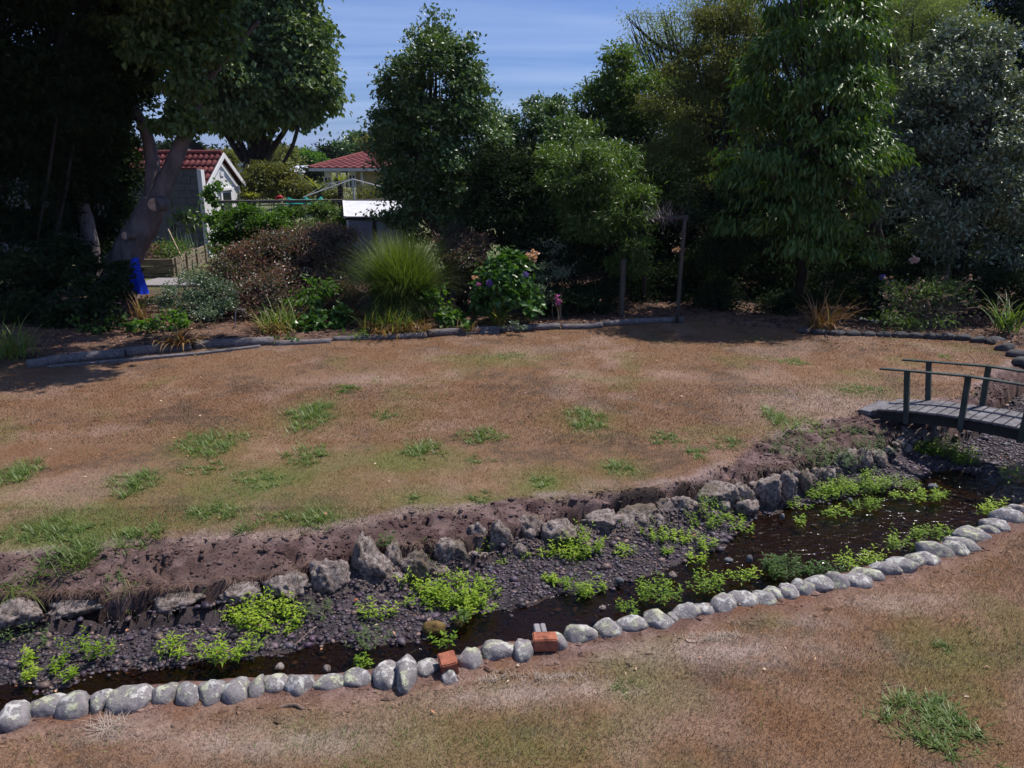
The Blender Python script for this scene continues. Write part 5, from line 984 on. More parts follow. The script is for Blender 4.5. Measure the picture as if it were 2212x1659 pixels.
# bird bath, arch posts, hoop stake
p = Y(1121, 543, 15.2); bbm = empty("bird_bath", (p[0], p[1], 0), "dark dish-shaped bird bath above the hydrangea", "bird bath")
def lathe(mb, c, prof, n=24):
    b = len(mb.v); k = len(prof)
    for r_, z_ in prof:
        for j in range(n): a = 2 * math.pi * j / n; mb.v.append((c[0] + r_ * math.cos(a), c[1] + r_ * math.sin(a), c[2] + z_))
    for i in range(k - 1):
        for j in range(n): mb.f.append((b + i * n + j, b + i * n + (j + 1) % n, b + (i + 1) * n + (j + 1) % n, b + (i + 1) * n + j))
mb = MB(); lathe(mb, p, [(.03, -.07), (.14, -.045), (.23, .0), (.235, .015), (.21, .012), (.13, -.02), (.0, -.03)]); mb.build("bowl", M['dish'], bbm, smooth=True)
mb = MB(); lathe(mb, (p[0], p[1], 0), [(.14, .05), (.12, .12), (.05, .2), (.045, p[2] - .2), (.07, p[2] - .075), (.0, p[2] - .072)]); mb.build("pedestal", M['dish'], bbm, smooth=True)
ar = empty("garden_arch", G(1462, 684, .05), "rustic wooden arch with dead tangled vine over the dark garden path", "garden arch")
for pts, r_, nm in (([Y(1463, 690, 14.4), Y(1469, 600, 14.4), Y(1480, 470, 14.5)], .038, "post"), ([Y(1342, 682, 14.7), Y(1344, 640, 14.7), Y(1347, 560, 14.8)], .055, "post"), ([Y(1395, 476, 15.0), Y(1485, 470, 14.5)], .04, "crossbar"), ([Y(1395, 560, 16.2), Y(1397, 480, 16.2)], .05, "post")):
    s = spline(pts, 4) if len(pts) > 2 else np.linspace(pts[0], pts[1], 5); s[0][2] = min(s[0][2], .02) if nm == 'post' else s[0][2]; mb = MB(); mb.tube(s, r_, 9, wob=.06, seed=3); mb.build(nm, M['shadepost'], ar, smooth=True)
n = 200; c = Y(1438, 468, 14.4); B = c + R.normal(0, 1, (n, 3)) * [.18, .14, .07]; V, F, r = ribbons(B, R.uniform(0, 6.28, n), R.uniform(.15, .5, n), .008, R.uniform(.6, 2.2, n), R.uniform(-.8, 1.6, n), R.random(n)); o = link("vine_tangle", ribbon_mesh("vine_tangle", [(V, F, r)]), L['bramble'], ar); o['kind'] = 'stuff'
mb = MB(); a, b, c = G(508, 708, .1), Y(509, 672, 13.6), Y(530, 668, 13.6); mb.tube([a, b, b + [.03, 0, .03], c], .006, 5); tag(mb.build("plant_support", M['wire']), "thin bent wire plant support in front of the rose bed", "plant support")
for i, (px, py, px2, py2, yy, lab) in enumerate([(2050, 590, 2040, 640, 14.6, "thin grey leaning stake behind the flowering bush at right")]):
    mb = MB(); mb.tube([(*Y(px2, py2, yy)[:2], 0), Y(px, 570, yy)], .03, 7); tag(mb.build("garden_stake", M['shadepost']), lab, "stake")

# ------------------------------------------------------------------ hills and far trees
def hill(y, pts):
    mb = MB(); q = [Y(a, b, y) for a, b in pts]; n = len(q); fr_ = [np.array([p[0] * .8, y * .8, -3]) for p in q]; bk_ = [np.array([p[0] * 1.3, y * 1.35, -3]) for p in q]
    mb.add(q + fr_ + bk_, [(i + n, i + 1 + n, i + 1, i) for i in range(n - 1)] + [(i, i + 1, i + 1 + 2 * n, i + 2 * n) for i in range(n - 1)]); return mb
tag(hill(3800, [(-600, 330), (-200, 322), (200, 318), (400, 322), (560, 334), (640, 327), (665, 322), (690, 321), (702, 318), (735, 320), (760, 325), (830, 330), (1100, 326), (1500, 320), (2000, 325), (2700, 330)]).build("hills", M['hills'], smooth=True), kind='structure')

hm, ht = mat("haze_air"); ho = N(ht, "ShaderNodeOutputMaterial"); hv_ = N(ht, "ShaderNodeVolumePrincipled"); hv_.inputs["Density"].default_value = HAZE; hv_.inputs["Color"].default_value = (.62, .72, 1.0, 1); hv_.inputs["Anisotropy"].default_value = 0.2
ht.links.new(hv_.outputs[0], ho.inputs[1]); mb = MB(); mb.box((-4100, -410, -6), (8200, 0, 0), (0, 5550, 0), (0, 0, 71)); tag(mb.build("haze", hm), kind='stuff')
# ------------------------------------------------------------------ trees (outline of each crown given where the photograph shows it, at its own distance)
T1 = tree("maple_tree", "big forked maple with a pale sawn-off limb, leaning beside the blue tarpaulin", "tree", G(255, 648, 0),
     [(380, 70, 110, 80, 16.2), (420, 150, 75, 55, 16.0), (330, 20, 120, 80, 16), (360, 255, 60, 26, 16.2), (395, 262, 35, 22, 16.0), (445, 30, 60, 70, 17.0), (300, 130, 80, 60, 16.8), 
      (520, -190, 150, 110, 17, 2.0), (392, 470, 14, 7, 16.4, .08), ((-4.0, 12.5, 6.2), (1.3, .7, .3)), ((-5.9, 11.9, 6.4), (1.6, .7, .4)), ((-3.6, 13.4, 6.3), (1.0, .4, .25)), ((-2.5, 14.2, 6.2), (.8, .45, .3)), ((-5.0, 15.0, 7.0), (1.6, 1.0, .5))],
     'maple', 12, 34, .13, .13, .10, seed=11, big=False, bark='bark', droop=.5, outw=.7, uneven=.16,
     limbs=[("trunk", [(250, 655, 56), (254, 620, 44), (262, 585, 36), (280, 540, 33), (305, 495, 31), (326, 455, 29), (334, 430, 26)], 16.8), ("limb", [(328, 452, 21), (352, 405, 19), (378, 345, 17), (398, 295, 15), (418, 240, 11), (450, 170, 9), (500, 110, 7), (560, 45, 4)], 16.8),
            ("limb", [(330, 445, 19), (330, 400, 17), (328, 345, 15), (318, 295, 13), (300, 250, 10), (283, 215, 7), (262, 150, 5)], [16.8, 16.9, 17, 17, 17, 17, 17]), ("limb", [(205, 600, 20), (196, 540, 18), (185, 470, 15), (165, 400, 12), (150, 320, 9)], 17.2)])
for (px, py, r_, rx, ry) in ((333, 442, 15, 10, 15), (271, 509, 12, 11, 9)):
    c = Y(px, py, 16.35); s = pxsize(c); mb = MB(); mb.tube([c + [.10, .25, 0], c], [ry * s * 1.1, ry * s], 14); mb.build("cut_stub", M['bark'], T1, smooth=False)
    mb = MB(); mb.tube([c + [0, -.001, 0], c + [0, -.012, 0]], ry * s * .9, 14); mb.build("cut_face", M['cutwood'], T1)
tree("dark_tree", "bushy tree standing left of the forked maple, leaves darkened to carry the shade", "tree", G(120, 610, 0), [(120, 60, 190, 160, 16.2, 2.2), (40, 220, 130, 130, 15.5, 1.6), (190, 230, 110, 95, 16.9, 1.5), (245, 120, 60, 90, 16.6), (150, -230, 420, 190, 15.5, 3.0), (-150, 60, 220, 300, 15, 2.5), ((-8.0, 17.6, 9.4), (2.2, 2.3, 1.3)), ((-11.0, 17, 9), (2.5, 2.5, 1.5)), (60, 400, 130, 110, 16.5, 1.3), (180, 340, 100, 90, 18, 1.2), (230, 440, 60, 60, 18.3, .8), (20, 540, 130, 90, 15.5), (150, 520, 90, 70, 17.8)], 'dark', 14, 36, .15, .11, .06, seed=12)  # leaf colour holds the shade; unseen high crowns added to block the sun
tree("sweetgum_tree", "large round-crowned tree with many rising limbs behind the shed", "tree", Y(560, 372, 31) * np.array([1, 1, 0]),
     [(565, 40, 108, 95, 31), (645, 165, 74, 84, 30.5), (520, 160, 110, 100, 30), (610, 205, 80, 48, 30.5), (655, 222, 45, 40, 31.5), (610, 90, 88, 80, 31), (480, 60, 90, 110, 31.5), (600, -60, 90, 70, 31), (450, 190, 42, 40, 31), (530, 242, 85, 38, 31.5), (610, 240, 60, 30, 30.8)],
     'maple2', 5.5, 46, .24, .21, .15, seed=13, droop=.6, uneven=.13, bark='darkbark',
     limbs=[("trunk", [(548, 385, 24), (548, 360, 22), (550, 340, 20)], 31.5)] + [("limb", [(550 + dx_, 348, 8), (550 + dx_ * 1.8 + e1, 310, 6.5), (550 + dx_ * 3 + e2, 260, 5), (550 + dx_ * 4 + e2, 200, 3)], 31.5) for dx_, e1, e2 in ((-22, -8, -14), (-14, -4, -6), (-7, 3, 2), (0, 0, 6), (7, 2, 4), (14, 2, 10), (20, 10, 18))] + [("limb", [(402, 300, 9), (430, 325, 10), (470, 352, 11)], 30), ("limb", [(605, 362, 3), (630, 320, 4), (645, 270, 4), (655, 240, 3)], 30)])
camb = dict(seed=14, uneven=.16, droop=.05, bark='bark', big=True)
tree("camellia_tree", "tall cone-shaped camellia with glossy leaves and a top spike, above the fountain grass", "tree", G(978, 600, 0), [(940, 210, 95, 135, 17), (935, 135, 72, 58, 17), (1000, 165, 42, 60, 17), (870, 190, 45, 60, 17), (905, 330, 108, 120, 17), (1010, 320, 85, 130, 17.2), (937, 84, 30, 26, 17), (850, 300, 55, 70, 16.8), (985, 420, 110, 75, 16.9), (870, 430, 75, 50, 16.8), (1012, 118, 12, 36, 17), (937, 42, 7, 26, 17, .08), (842, 365, 44, 60, 16.8), (856, 440, 42, 36, 16.8), (862, 260, 50, 50, 17), (1010, 240, 60, 60, 17), (1050, 380, 50, 70, 17)],
     'camellia', 17, 26, .11, .088, .05, **camb)
tree("round_dark_shrub", "round very dark clipped-looking tree right of the tall camellia", "tree", G(1090, 596, 0), [(1090, 420, 78, 105, 15.9), (1130, 470, 60, 60, 15.8)], 'dark', 26, 34, .09, .07, .04, seed=15)
tree("glossy_camellia", "lower camellia with sparkling leaves between the tall one and the light green shrub", "tree", G(1170, 590, 0), [(1170, 300, 72, 85, 18.5), (1195, 240, 45, 35, 18.5), (1110, 290, 55, 60, 18.8), (1150, 225, 14, 28, 18.5), (1215, 330, 60, 80, 18.3), (1060, 250, 40, 40, 18.5), (1200, 400, 60, 60, 18), (1120, 380, 60, 60, 18.5)], 'camellia', 18, 26, .10, .085, .045, seed=16, bark='bark', big=True)
tree("narrow_leaved_shrub", "light green shrub with narrow willow-like leaves beside the garden arch", "shrub", G(1345, 650, 0), [(1225, 380, 70, 60, 16), (1290, 390, 75, 80, 15.8), (1350, 455, 62, 55, 15.4), (1290, 470, 85, 60, 15.6), (1230, 470, 60, 60, 16), (1180, 350, 40, 40, 16.6), (1200, 420, 40, 50, 16.2), (1330, 340, 40, 30, 16.4), (1400, 480, 22, 20, 15.1), (1385, 440, 34, 28, 15.3), (1378, 545, 26, 44, 15.0), (1350, 575, 40, 30, 15.3), (1260, 320, 50, 40, 16.3)],
     'willow', 20, 30, .12, .125, .024, seed=17, outw=.4, droop=.1, big=True, uneven=.35)
tree("pale_topped_tree", "yellow-green leafy tree with a narrow top, against the sky beside the wispy tree", "tree", Y(1370, 560, 21.5) * np.array([1, 1, 0]), [(1370, 210, 90, 70, 21.5), (1335, 145, 34, 45, 21.5), (1310, 250, 80, 70, 21.3), (1400, 290, 90, 80, 21.3), (1270, 240, 40, 32, 21.5), (1340, 115, 14, 26, 21.5)], 'weed', 10, 36, .17, .11, .05, seed=18)
tree("wispy_tree", "wispy grey-green tree with open twigs against the sky", "tree", Y(1490, 500, 27) * np.array([1, 1, 0]), [(1400, 60, 50, 32, 27), (1440, 110, 70, 55, 27), (1390, 110, 38, 26, 27), (1500, 90, 70, 70, 27), (1550, 20, 60, 50, 27), (1480, 40, 60, 40, 27), (1600, -20, 60, 50, 27), (1520, 130, 70, 60, 27), (1430, 165, 50, 30, 27), (1380, 85, 30, 16, 27), (1365, 40, 16, 14, 27), (1440, 30, 26, 20, 27)],
     'wisp', 9, 12, .22, .10, .03, seed=19, shell=.1, uneven=.3)
tree("olive_green_tree", "brownish olive-green fine-leaved tree behind the cherry", "tree", Y(1490, 600, 19) * np.array([1, 1, 0]), [(1520, 150, 90, 70, 19), (1480, 250, 95, 70, 18.8), (1560, 90, 80, 60, 19.2), (1590, 180, 80, 90, 19.5), (1640, 10, 80, 60, 19.5), (1600, 270, 60, 80, 19.3), (1440, 420, 60, 60, 18.8), (1560, 20, 60, 40, 19.5), (1480, 180, 60, 50, 19), (1460, 340, 85, 60, 18.6), (1540, 300, 80, 80, 19), (1620, 60, 60, 60, 19), (1520, 400, 90, 70, 18.5)],
     'olive', 15, 42, .14, .065, .026, seed=20, upn=1.0)
tree("drooping_tree", "tall tree with drooping pointed leaves and hanging red stalks", "tree", G(1720, 660, .0), [(1790, 60, 110, 90, 15.1), (1720, 150, 100, 90, 14.9), (1800, 230, 110, 100, 14.7), (1660, 290, 95, 80, 14.9), (1780, 350, 115, 85, 14.5), (1690, 400, 100, 80, 14.8), (1820, 440, 75, 75, 14.5), (1740, 500, 105, 50, 14.5), (1860, 330, 60, 70, 14.7), (1620, 420, 70, 90, 15.3), (1770, -20, 70, 60, 15.1), (1850, 120, 70, 90, 15.3), (1860, 220, 60, 80, 15.1), (1650, 170, 60, 70, 15.5), (1600, 350, 60, 70, 15.7), (1850, 520, 60, 40, 14.5), (1680, -20, 70, 50, 15.4), (1860, 10, 60, 60, 15.5)],
     'cherry', 10, 26, .13, .15, .042, seed=21, droop=1.3, outw=.8, big=True, uneven=.22, bark='darkbark')
shb = dict(seed=22, big=True)
tree("silvery_tree", "broad tree with glossy silver-flecked leaves above the flowering bush", "tree", G(2060, 660, 0), [(2080, 150, 95, 90, 15.6), (2010, 260, 95, 90, 15.6), (2120, 280, 95, 110, 15.4), (1985, 350, 85, 60, 15.4), (2080, 400, 110, 80, 15.2), (2170, 420, 80, 100, 15.2), (1925, 430, 60, 50, 15.2), (2120, 120, 50, 60, 15.6), (2160, 520, 70, 60, 15.3), (2190, 250, 50, 120, 15.6), (2040, 500, 80, 60, 15.4), (1960, 250, 60, 70, 16), (2100, 60, 60, 40, 16), (1900, 380, 60, 40, 15.3)],
     'silver', 13, 28, .13, .10, .042, uneven=.22, **shb)
tree("feathery_tree", "feathery grey-green tree between the drooping tree and the silvery one", "tree", Y(1930, 600, 19) * np.array([1, 1, 0]), [(1920, 130, 85, 80, 19), (1960, 60, 100, 55, 19.2), (1900, 230, 70, 70, 18.6), (2010, 110, 70, 60, 19), (1880, 60, 60, 60, 19), (1960, 0, 120, 50, 19.5), (2060, 40, 80, 50, 19.5), (1940, 250, 70, 70, 19), (1840, -20, 70, 60, 19.5)], 'wisp', 18, 40, .14, .06, .014, seed=23, shell=.3, uneven=.25)
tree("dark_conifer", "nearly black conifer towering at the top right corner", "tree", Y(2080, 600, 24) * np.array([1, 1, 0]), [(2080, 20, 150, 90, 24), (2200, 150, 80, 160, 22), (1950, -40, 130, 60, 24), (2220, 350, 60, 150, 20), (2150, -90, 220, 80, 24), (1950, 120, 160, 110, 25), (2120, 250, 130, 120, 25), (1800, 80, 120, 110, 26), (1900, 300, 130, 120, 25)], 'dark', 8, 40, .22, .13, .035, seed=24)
tree("shadowed_tree", "deeply shaded dark tree filling the gap below the olive-green tree", "tree", Y(1560, 640, 18.5) * np.array([1, 1, 0]), [(1500, 520, 90, 80, 18.5), (1600, 560, 110, 110, 17.6), (1460, 600, 120, 60, 19.5), (1570, 420, 90, 80, 19), (1440, 450, 80, 70, 19.5), (1620, 300, 90, 90, 20), (1500, 620, 90, 60, 16.8), (1420, 610, 60, 60, 17.5), (1500, 430, 80, 55, 15.6), (1620, 480, 90, 60, 15.3), (1410, 640, 60, 46, 16.6), (1440, 400, 60, 50, 16.4), (1540, 540, 70, 60, 15.4)], 'dark', 12, 36, .14, .09, .035, seed=25)  # nearer crown masses added to shade the ground below; leaf colour holds shade
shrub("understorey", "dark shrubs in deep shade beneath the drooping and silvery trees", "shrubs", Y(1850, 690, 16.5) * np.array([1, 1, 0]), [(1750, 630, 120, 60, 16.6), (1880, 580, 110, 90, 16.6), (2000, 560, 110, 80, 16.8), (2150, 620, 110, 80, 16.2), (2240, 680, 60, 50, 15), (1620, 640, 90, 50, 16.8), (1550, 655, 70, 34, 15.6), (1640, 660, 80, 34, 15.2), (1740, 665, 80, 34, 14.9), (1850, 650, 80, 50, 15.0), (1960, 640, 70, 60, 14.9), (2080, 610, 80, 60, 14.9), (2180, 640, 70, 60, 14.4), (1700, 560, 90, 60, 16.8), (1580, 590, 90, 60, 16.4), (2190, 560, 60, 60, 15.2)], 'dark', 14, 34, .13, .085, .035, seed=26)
shrub("dark_leaf_backdrop", "added dark leafy backdrop blocking sky light behind the trees on the right", "hedge", Y(1800, 600, 23) * np.array([1, 1, 0]), [(1200, 480, 160, 90, 21), (1400, 520, 140, 100, 21.5), (1620, 450, 160, 170, 22), (1850, 450, 160, 170, 22), (2080, 450, 160, 170, 22), (2280, 450, 120, 200, 22), (1300, 420, 120, 80, 22), (1620, 280, 130, 120, 23), (1440, 360, 100, 90, 23), (1130, 400, 90, 80, 21.5)], 'dark', 6, 40, .22, .14, .07, seed=27)  # added dark mass, keeps sky light from showing between the trunks
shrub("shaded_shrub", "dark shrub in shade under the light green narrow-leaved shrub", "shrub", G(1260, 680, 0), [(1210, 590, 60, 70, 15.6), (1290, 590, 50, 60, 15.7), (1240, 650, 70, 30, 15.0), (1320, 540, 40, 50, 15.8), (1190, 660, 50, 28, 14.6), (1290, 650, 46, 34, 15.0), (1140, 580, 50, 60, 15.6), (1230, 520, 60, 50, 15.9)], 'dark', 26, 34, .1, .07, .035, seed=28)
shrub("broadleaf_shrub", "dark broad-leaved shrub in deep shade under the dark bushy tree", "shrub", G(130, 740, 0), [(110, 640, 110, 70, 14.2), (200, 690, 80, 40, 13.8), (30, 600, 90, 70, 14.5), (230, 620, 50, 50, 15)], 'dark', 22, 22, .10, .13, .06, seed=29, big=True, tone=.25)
# shrubs in and behind the border
shrub("rose_bed", "wide red-tipped rose thicket in front of the greenhouse", "rose bushes", G(620, 690, 0), [(600, 570, 95, 62, 16.3), (690, 560, 85, 68, 16.2), (520, 600, 70, 50, 15.8), (740, 590, 50, 55, 15.8), (640, 620, 110, 50, 15.2), (720, 520, 50, 32, 16.5), (590, 520, 22, 22, 16.4), (555, 560, 60, 40, 16.2), (620, 655, 110, 32, 14.8), (510, 640, 56, 42, 15.2), (740, 645, 45, 40, 14.9), (660, 508, 56, 28, 17), (480, 605, 44, 44, 15.6), (705, 510, 40, 26, 16.8)], 'rose', 40, 34, .12, .055, .034, seed=30)
shrub("grey_rose_bush", "small grey-green leaved rose bush at the left end of the rose bed", "rose bush", G(430, 700, 0), [(430, 622, 58, 46, 14.8), (402, 652, 46, 36, 14.4), (470, 650, 46, 40, 14.5), (430, 668, 60, 26, 14.1)], 'greyrose', 34, 30, .09, .045, .028, seed=31)
shrub("rose_bush", "red-tinged rose bush between the fountain grass and the hydrangea", "rose bush", G(1000, 680, 0), [(1000, 585, 50, 55, 15.0), (1000, 545, 44, 44, 15.4), (960, 540, 34, 34, 15.8), (985, 510, 24, 24, 16), (1030, 590, 30, 40, 15.2)], 'rose', 44, 34, .1, .05, .032, seed=32)
shrub("apricot_rose_bush", "thin rose bush bearing the apricot flower cluster", "rose bush", G(1175, 690, 0), [(1180, 575, 42, 36, 14.9), (1160, 630, 36, 36, 14.6), (1190, 530, 22, 18, 15)], 'greyrose', 22, 26, .09, .042, .024, seed=33)
shrub("bright_leafy_shrub", "bright green leafy shrub between the shed and the rose bed", "shrub", G(550, 620, 0), [(550, 484, 76, 36, 19.5), (505, 505, 42, 36, 19.3), (600, 490, 50, 45, 19.3), (505, 545, 38, 34, 19)], 'green', 22, 34, .12, .085, .055, seed=34)
shrub("loose_leafy_shrub", "loose mid-green shrub under the right half of the grey rail", "shrub", G(680, 620, 0), [(670, 475, 50, 38, 19.6), (710, 470, 30, 32, 20.2), (655, 510, 40, 30, 19.2)], 'weed', 20, 30, .12, .08, .05, seed=35)
shrub("climbing_vine", "green vine climbing the corner of the white gable", "climbing plant", Y(470, 520, 23.6) * np.array([1, 1, 0]), [(456, 430, 8, 24, 23.4, .15), (460, 475, 10, 28, 23.3, .15), (466, 402, 7, 9, 23.6, .12)], 'green', 40, 20, .07, .1, .08, seed=36, stems=2)
shrub("bronze_shrub", "bronze-green broad-leaved shrub right of the white gable", "shrub", Y(570, 430, 27.5) * np.array([1, 1, 0]), [(550, 390, 55, 38, 27.5), (600, 400, 55, 35, 27.5), (520, 415, 40, 30, 27), (640, 415, 40, 22, 27.5)], 'brownolive', 12, 36, .17, .14, .06, seed=37)
shrub("leafy_hedge", "leafy hedge running behind the teal net and clothesline", "hedge", Y(740, 430, 27) * np.array([1, 1, 0]), [(680, 420, 50, 20, 27.5), (750, 425, 50, 20, 27.5), (810, 420, 50, 18, 28)], 'brownolive', 14, 34, .15, .1, .05, seed=38)
shrub("dense_dark_bush", "dark bush against the left side of the greenhouse", "shrub", G(720, 600, 0), [(722, 475, 24, 36, 21, .4), (800, 520, 50, 30, 20.5), (930, 480, 80, 44, 19.5), (1010, 510, 50, 40, 19)], 'dark', 22, 30, .12, .09, .05, seed=39)
for i, (px, py, sz, lab) in enumerate([(690, 418, .8, "yellow-green tree fern left of the clothesline peak"), (735, 402, .62, "yellow-green tree fern just under the brick house wall"), (545, 432, .5, "small bright fern at the foot of the bronze shrub")]):
    c = Y(px, py, 26); n = 46; rr = np.random.default_rng(60 + i); th = rr.uniform(0, 6.28, n); B = np.repeat(c[None], n, 0); V, F, r = ribbons(B, th, sz * rr.uniform(.7, 1.1, n), .16 * sz, rr.uniform(.5, 1.0, n), rr.uniform(.7, 1.4, n), rr.random(n), S=6)
    t = empty("tree_fern", c * np.array([1, 1, 0]), lab, "fern"); link("fronds", ribbon_mesh("fronds", [(V, F, r)]), L['fern'], t); mb = MB(); mb.tube([c * np.array([1, 1, 0]), c], .09, 7); mb.build("trunk", M['darkbark'], t)
FT = [(770, 318, 30, 22, 85, 'camellia', "bushy yellow-green tree above the brick house roof"), (745, 322, 20, 24, 80, 'camellia', "dark pointed tree above the brick house roof"), (708, 338, 24, 16, 75, 'dark', "low dark pine left of the brick roof ridge"), (668, 350, 20, 16, 70, 'green', "bright green rounded tree far behind the carport"),
      (640, 345, 18, 22, 80, 'wisp', "thin grey tree far behind the carport"), (612, 345, 26, 26, 60, 'olive', "brownish tree right of the round-crowned tree's limbs"), (585, 335, 22, 30, 65, 'dark', "dark tree seen through the limbs of the round-crowned tree"), (810, 322, 30, 24, 80, 'olive', "tree crown far behind the brick house"),
      (625, 372, 26, 20, 50, 'olive', "olive bush left of the carport"), (672, 378, 22, 16, 46, 'dark', "dark bush between carport and brick house"), (470, 345, 40, 16, 55, 'olive', "distant tree crown showing behind the shed roof"), (380, 318, 50, 14, 70, 'dark', "distant tree tops between the maple's two limbs"), (210, 300, 90, 24, 60, 'dark', "distant dark trees behind the shed at left")]
for i, (px, py, rx, ry, yy, lm, lab) in enumerate(FT):
    s_ = yy / 60; tree("distant_tree", lab, "tree", Y(px, py, yy) * np.array([1, 1, 0]), [(px, py, rx, ry, yy), (px + rx * .4, py + ry * .4, rx * .8, ry * .7, yy), (px - rx * .4, py + ry * .5, rx * .7, ry * .6, yy)], lm, 3.0 / s_ ** 1.2, 26, .32 * s_, .30 * s_, .17 * s_, seed=70 + i)
shrub("woodland", "far line of trees along the horizon", "woodland", Y(1100, 345, 150) * np.array([1, 1, 0]), [(x_, 345 + 3 * math.sin(x_), 75, 14 + 4 * math.sin(x_ * .7), 150) for x_ in range(-300, 2600, 100)], 'dark', .12, 60, 1.3, .9, .6, seed=90, stems=0)['kind'] = 'stuff'

# fountain grass in the middle of the border
rr = np.random.default_rng(99); b_ = G(872, 690, .05); n = 5500; th = rr.uniform(0, 6.283, n); B = b_ + np.stack([rr.normal(0, .16, n), rr.normal(0, .12, n), 0 * th], 1); up_ = rr.random(n)
V, F, r = ribbons(B, th, 1.0 + .85 * rr.random(n), .013, .03 + .50 * up_, .45 + 1.25 * up_ * rr.uniform(.6, 1.3, n), rr.random(n), S=6)
V2, F2, r2_ = ribbons(b_ + rr.normal(0, .15, (350, 3)) * [1, 1, 0], rr.uniform(3.3, 6.1, 350), .8 + .5 * rr.random(350), .010, .4 + .3 * rr.random(350), 1.6 + rr.random(350), .8 + .2 * rr.random(350), S=7)
t = empty("fountain_grass", b_, "huge green fountain grass clump in the middle of the border", "ornamental grass"); link("blades", ribbon_mesh("blades", [(V, F, r), (V2, F2, r2_)]), L['misc'], t)['kind'] = 'stuff'
def strap(px, py, label, n, Ln, W, lm, up=(.1, .8), bend=(.6, 1.6), z=.06, spread=.06, seed=0, th=None, mixdry=0, name="strap_leaved_plant", cat="plant", tilt=None):
    rr = np.random.default_rng(5000 + seed); c = G(px, py, z); k = rr.normal(0, spread, (n, 2)); B = np.stack([c[0] + k[:, 0], c[1] + k[:, 1], c[2] + 0 * k[:, 0]], 1); h = rr.uniform(0, 6.283, n) if th is None else rr.normal(th, .5, n)
    s = ribbons(B, h, Ln * rr.uniform(.6, 1.2, n), W * rr.uniform(.7, 1.2, n), rr.uniform(*up, n), rr.uniform(*bend, n), rr.random(n), S=6)
    if not mixdry: return tag(link(name, ribbon_mesh(name, [s]), L[lm]), label, cat)
    t = empty(name, c, label, cat); link("green_leaves", ribbon_mesh("green_leaves", [s]), L[lm], t); m = int(n * mixdry); k = rr.normal(0, spread * 1.2, (m, 2)); B = np.stack([c[0] + k[:, 0], c[1] + k[:, 1] - .05, c[2] + 0 * k[:, 0]], 1)
    s = ribbons(B, rr.uniform(2.6, 6.8, m), Ln * rr.uniform(.5, 1.0, m), W * rr.uniform(.8, 1.3, m), rr.uniform(.4, 1.0, m), rr.uniform(1.2, 2.4, m), rr.random(m), S=6); link("dry_leaves", ribbon_mesh("dry_leaves", [s]), L['dry'], t); return t
strap(850, 712, "drying daylily clump with orange leaves hanging over the log edging", 190, .50, .022, 'strap', seed=1, spread=.22, mixdry=1.0, name="daylily", cat="daylily")
strap(812, 706, "smaller half-dry daylily at the left foot of the fountain grass", 60, .45, .020, 'strap', seed=2, spread=.12, mixdry=.8, name="daylily", cat="daylily")
strap(905, 716, "orange-brown dying daylily at the log edging, right of the fountain grass foot", 70, .36, .022, 'dry', seed=3, spread=.12, up=(.3, 1.0), bend=(.8, 2.0), name="daylily", cat="daylily")
strap(605, 715, "green and straw coloured daylily in front of the rose bed", 110, .62, .020, 'strap', seed=4, spread=.14, mixdry=.7, name="daylily", cat="daylily")
strap(570, 712, "small daylily tuft left of the green and straw one", 40, .36, .018, 'strap', seed=5, spread=.06, mixdry=.5, name="daylily", cat="daylily")
strap(388, 748, "pale dead plant flopped over the timber edging at left", 110, .48, .034, 'dry', seed=6, spread=.07, up=(.2, 1.0), bend=(1.2, 2.6), name="daylily", cat="daylily")
strap(312, 706, "upright orange-brown dead iris by the foot of the forked tree", 46, .62, .022, 'dry', seed=7, spread=.05, up=(.02, .5), bend=(.0, .6), name="iris", cat="iris")
strap(1075, 706, "dark green agapanthus arching over the log edging", 60, .55, .026, 'strap', seed=8, spread=.06, mixdry=.35, name="agapanthus", cat="agapanthus")
strap(1012, 716, "small dead strap leaves flopped over the edging left of the agapanthus", 22, .3, .02, 'dry', seed=9, spread=.1, bend=(1.4, 2.4), name="daylily", cat="daylily")
strap(22, 775, "arching grass clump in shade at the left end of the timber edging", 130, .75, .018, 'strap', seed=10, spread=.14, up=(.1, .7), bend=(1., 2.), name="arching_grass", cat="grass clump")
strap(1772, 708, "dry brown flax tussock leaning over the lawn edge at right", 150, .72, .020, 'dry', seed=11, spread=.10, up=(.2, 1.1), bend=(.5, 1.8), name="tussock", cat="tussock")
strap(2170, 715, "arching dark leaves at the right end of the border", 60, .8, .03, 'weed', seed=12, spread=.10, up=(.1, .7), bend=(.8, 1.6), z=.1, name="tussock", cat="tussock")
strap(1208, 692, "thin dry stalks on the bare mulch right of the agapanthus", 9, .5, .008, 'deadgrass', seed=13, spread=.05, up=(.1, .5), bend=(0, .3), name="dry_stalks", cat="dry stalks")
strap(420, 700, "thin green blades on the mulch at left", 14, .3, .012, 'strap', seed=14, spread=.1, name="daylily", cat="daylily")
def lowplant(cells, label, lm, Ln, W, dens=30, per=16, seed=0, name="low_plant", cat="plant", spread=.07, big=True, **k):
    rr = np.random.default_rng(6000 + seed); lv = crown_leaves([E(*e) for e in cells], dens, per, spread, Ln, W, rr=rr, shell=.3, **k); return tag(link(name, lv.mesh(name, big=big, fold=.1), L[lm]), label, cat)
hy_ = empty("hydrangea", G(1085, 700, 0), "hydrangea with big ruffled green leaves and a few violet flower heads", "hydrangea")
lv = crown_leaves([E(1085, 610, 58, 52, 14.3), E(1050, 650, 34, 30, 14), E(1120, 650, 30, 34, 14), E(1095, 570, 42, 20, 14.5)], 44, 12, .08, .15, .11, rr=np.random.default_rng(7), shell=.75, droop=.3, upn=1.2); link("foliage", lv.mesh("foliage", big=True, fold=.12, curl=.3), L['hyd'], hy_)['kind'] = 'stuff'
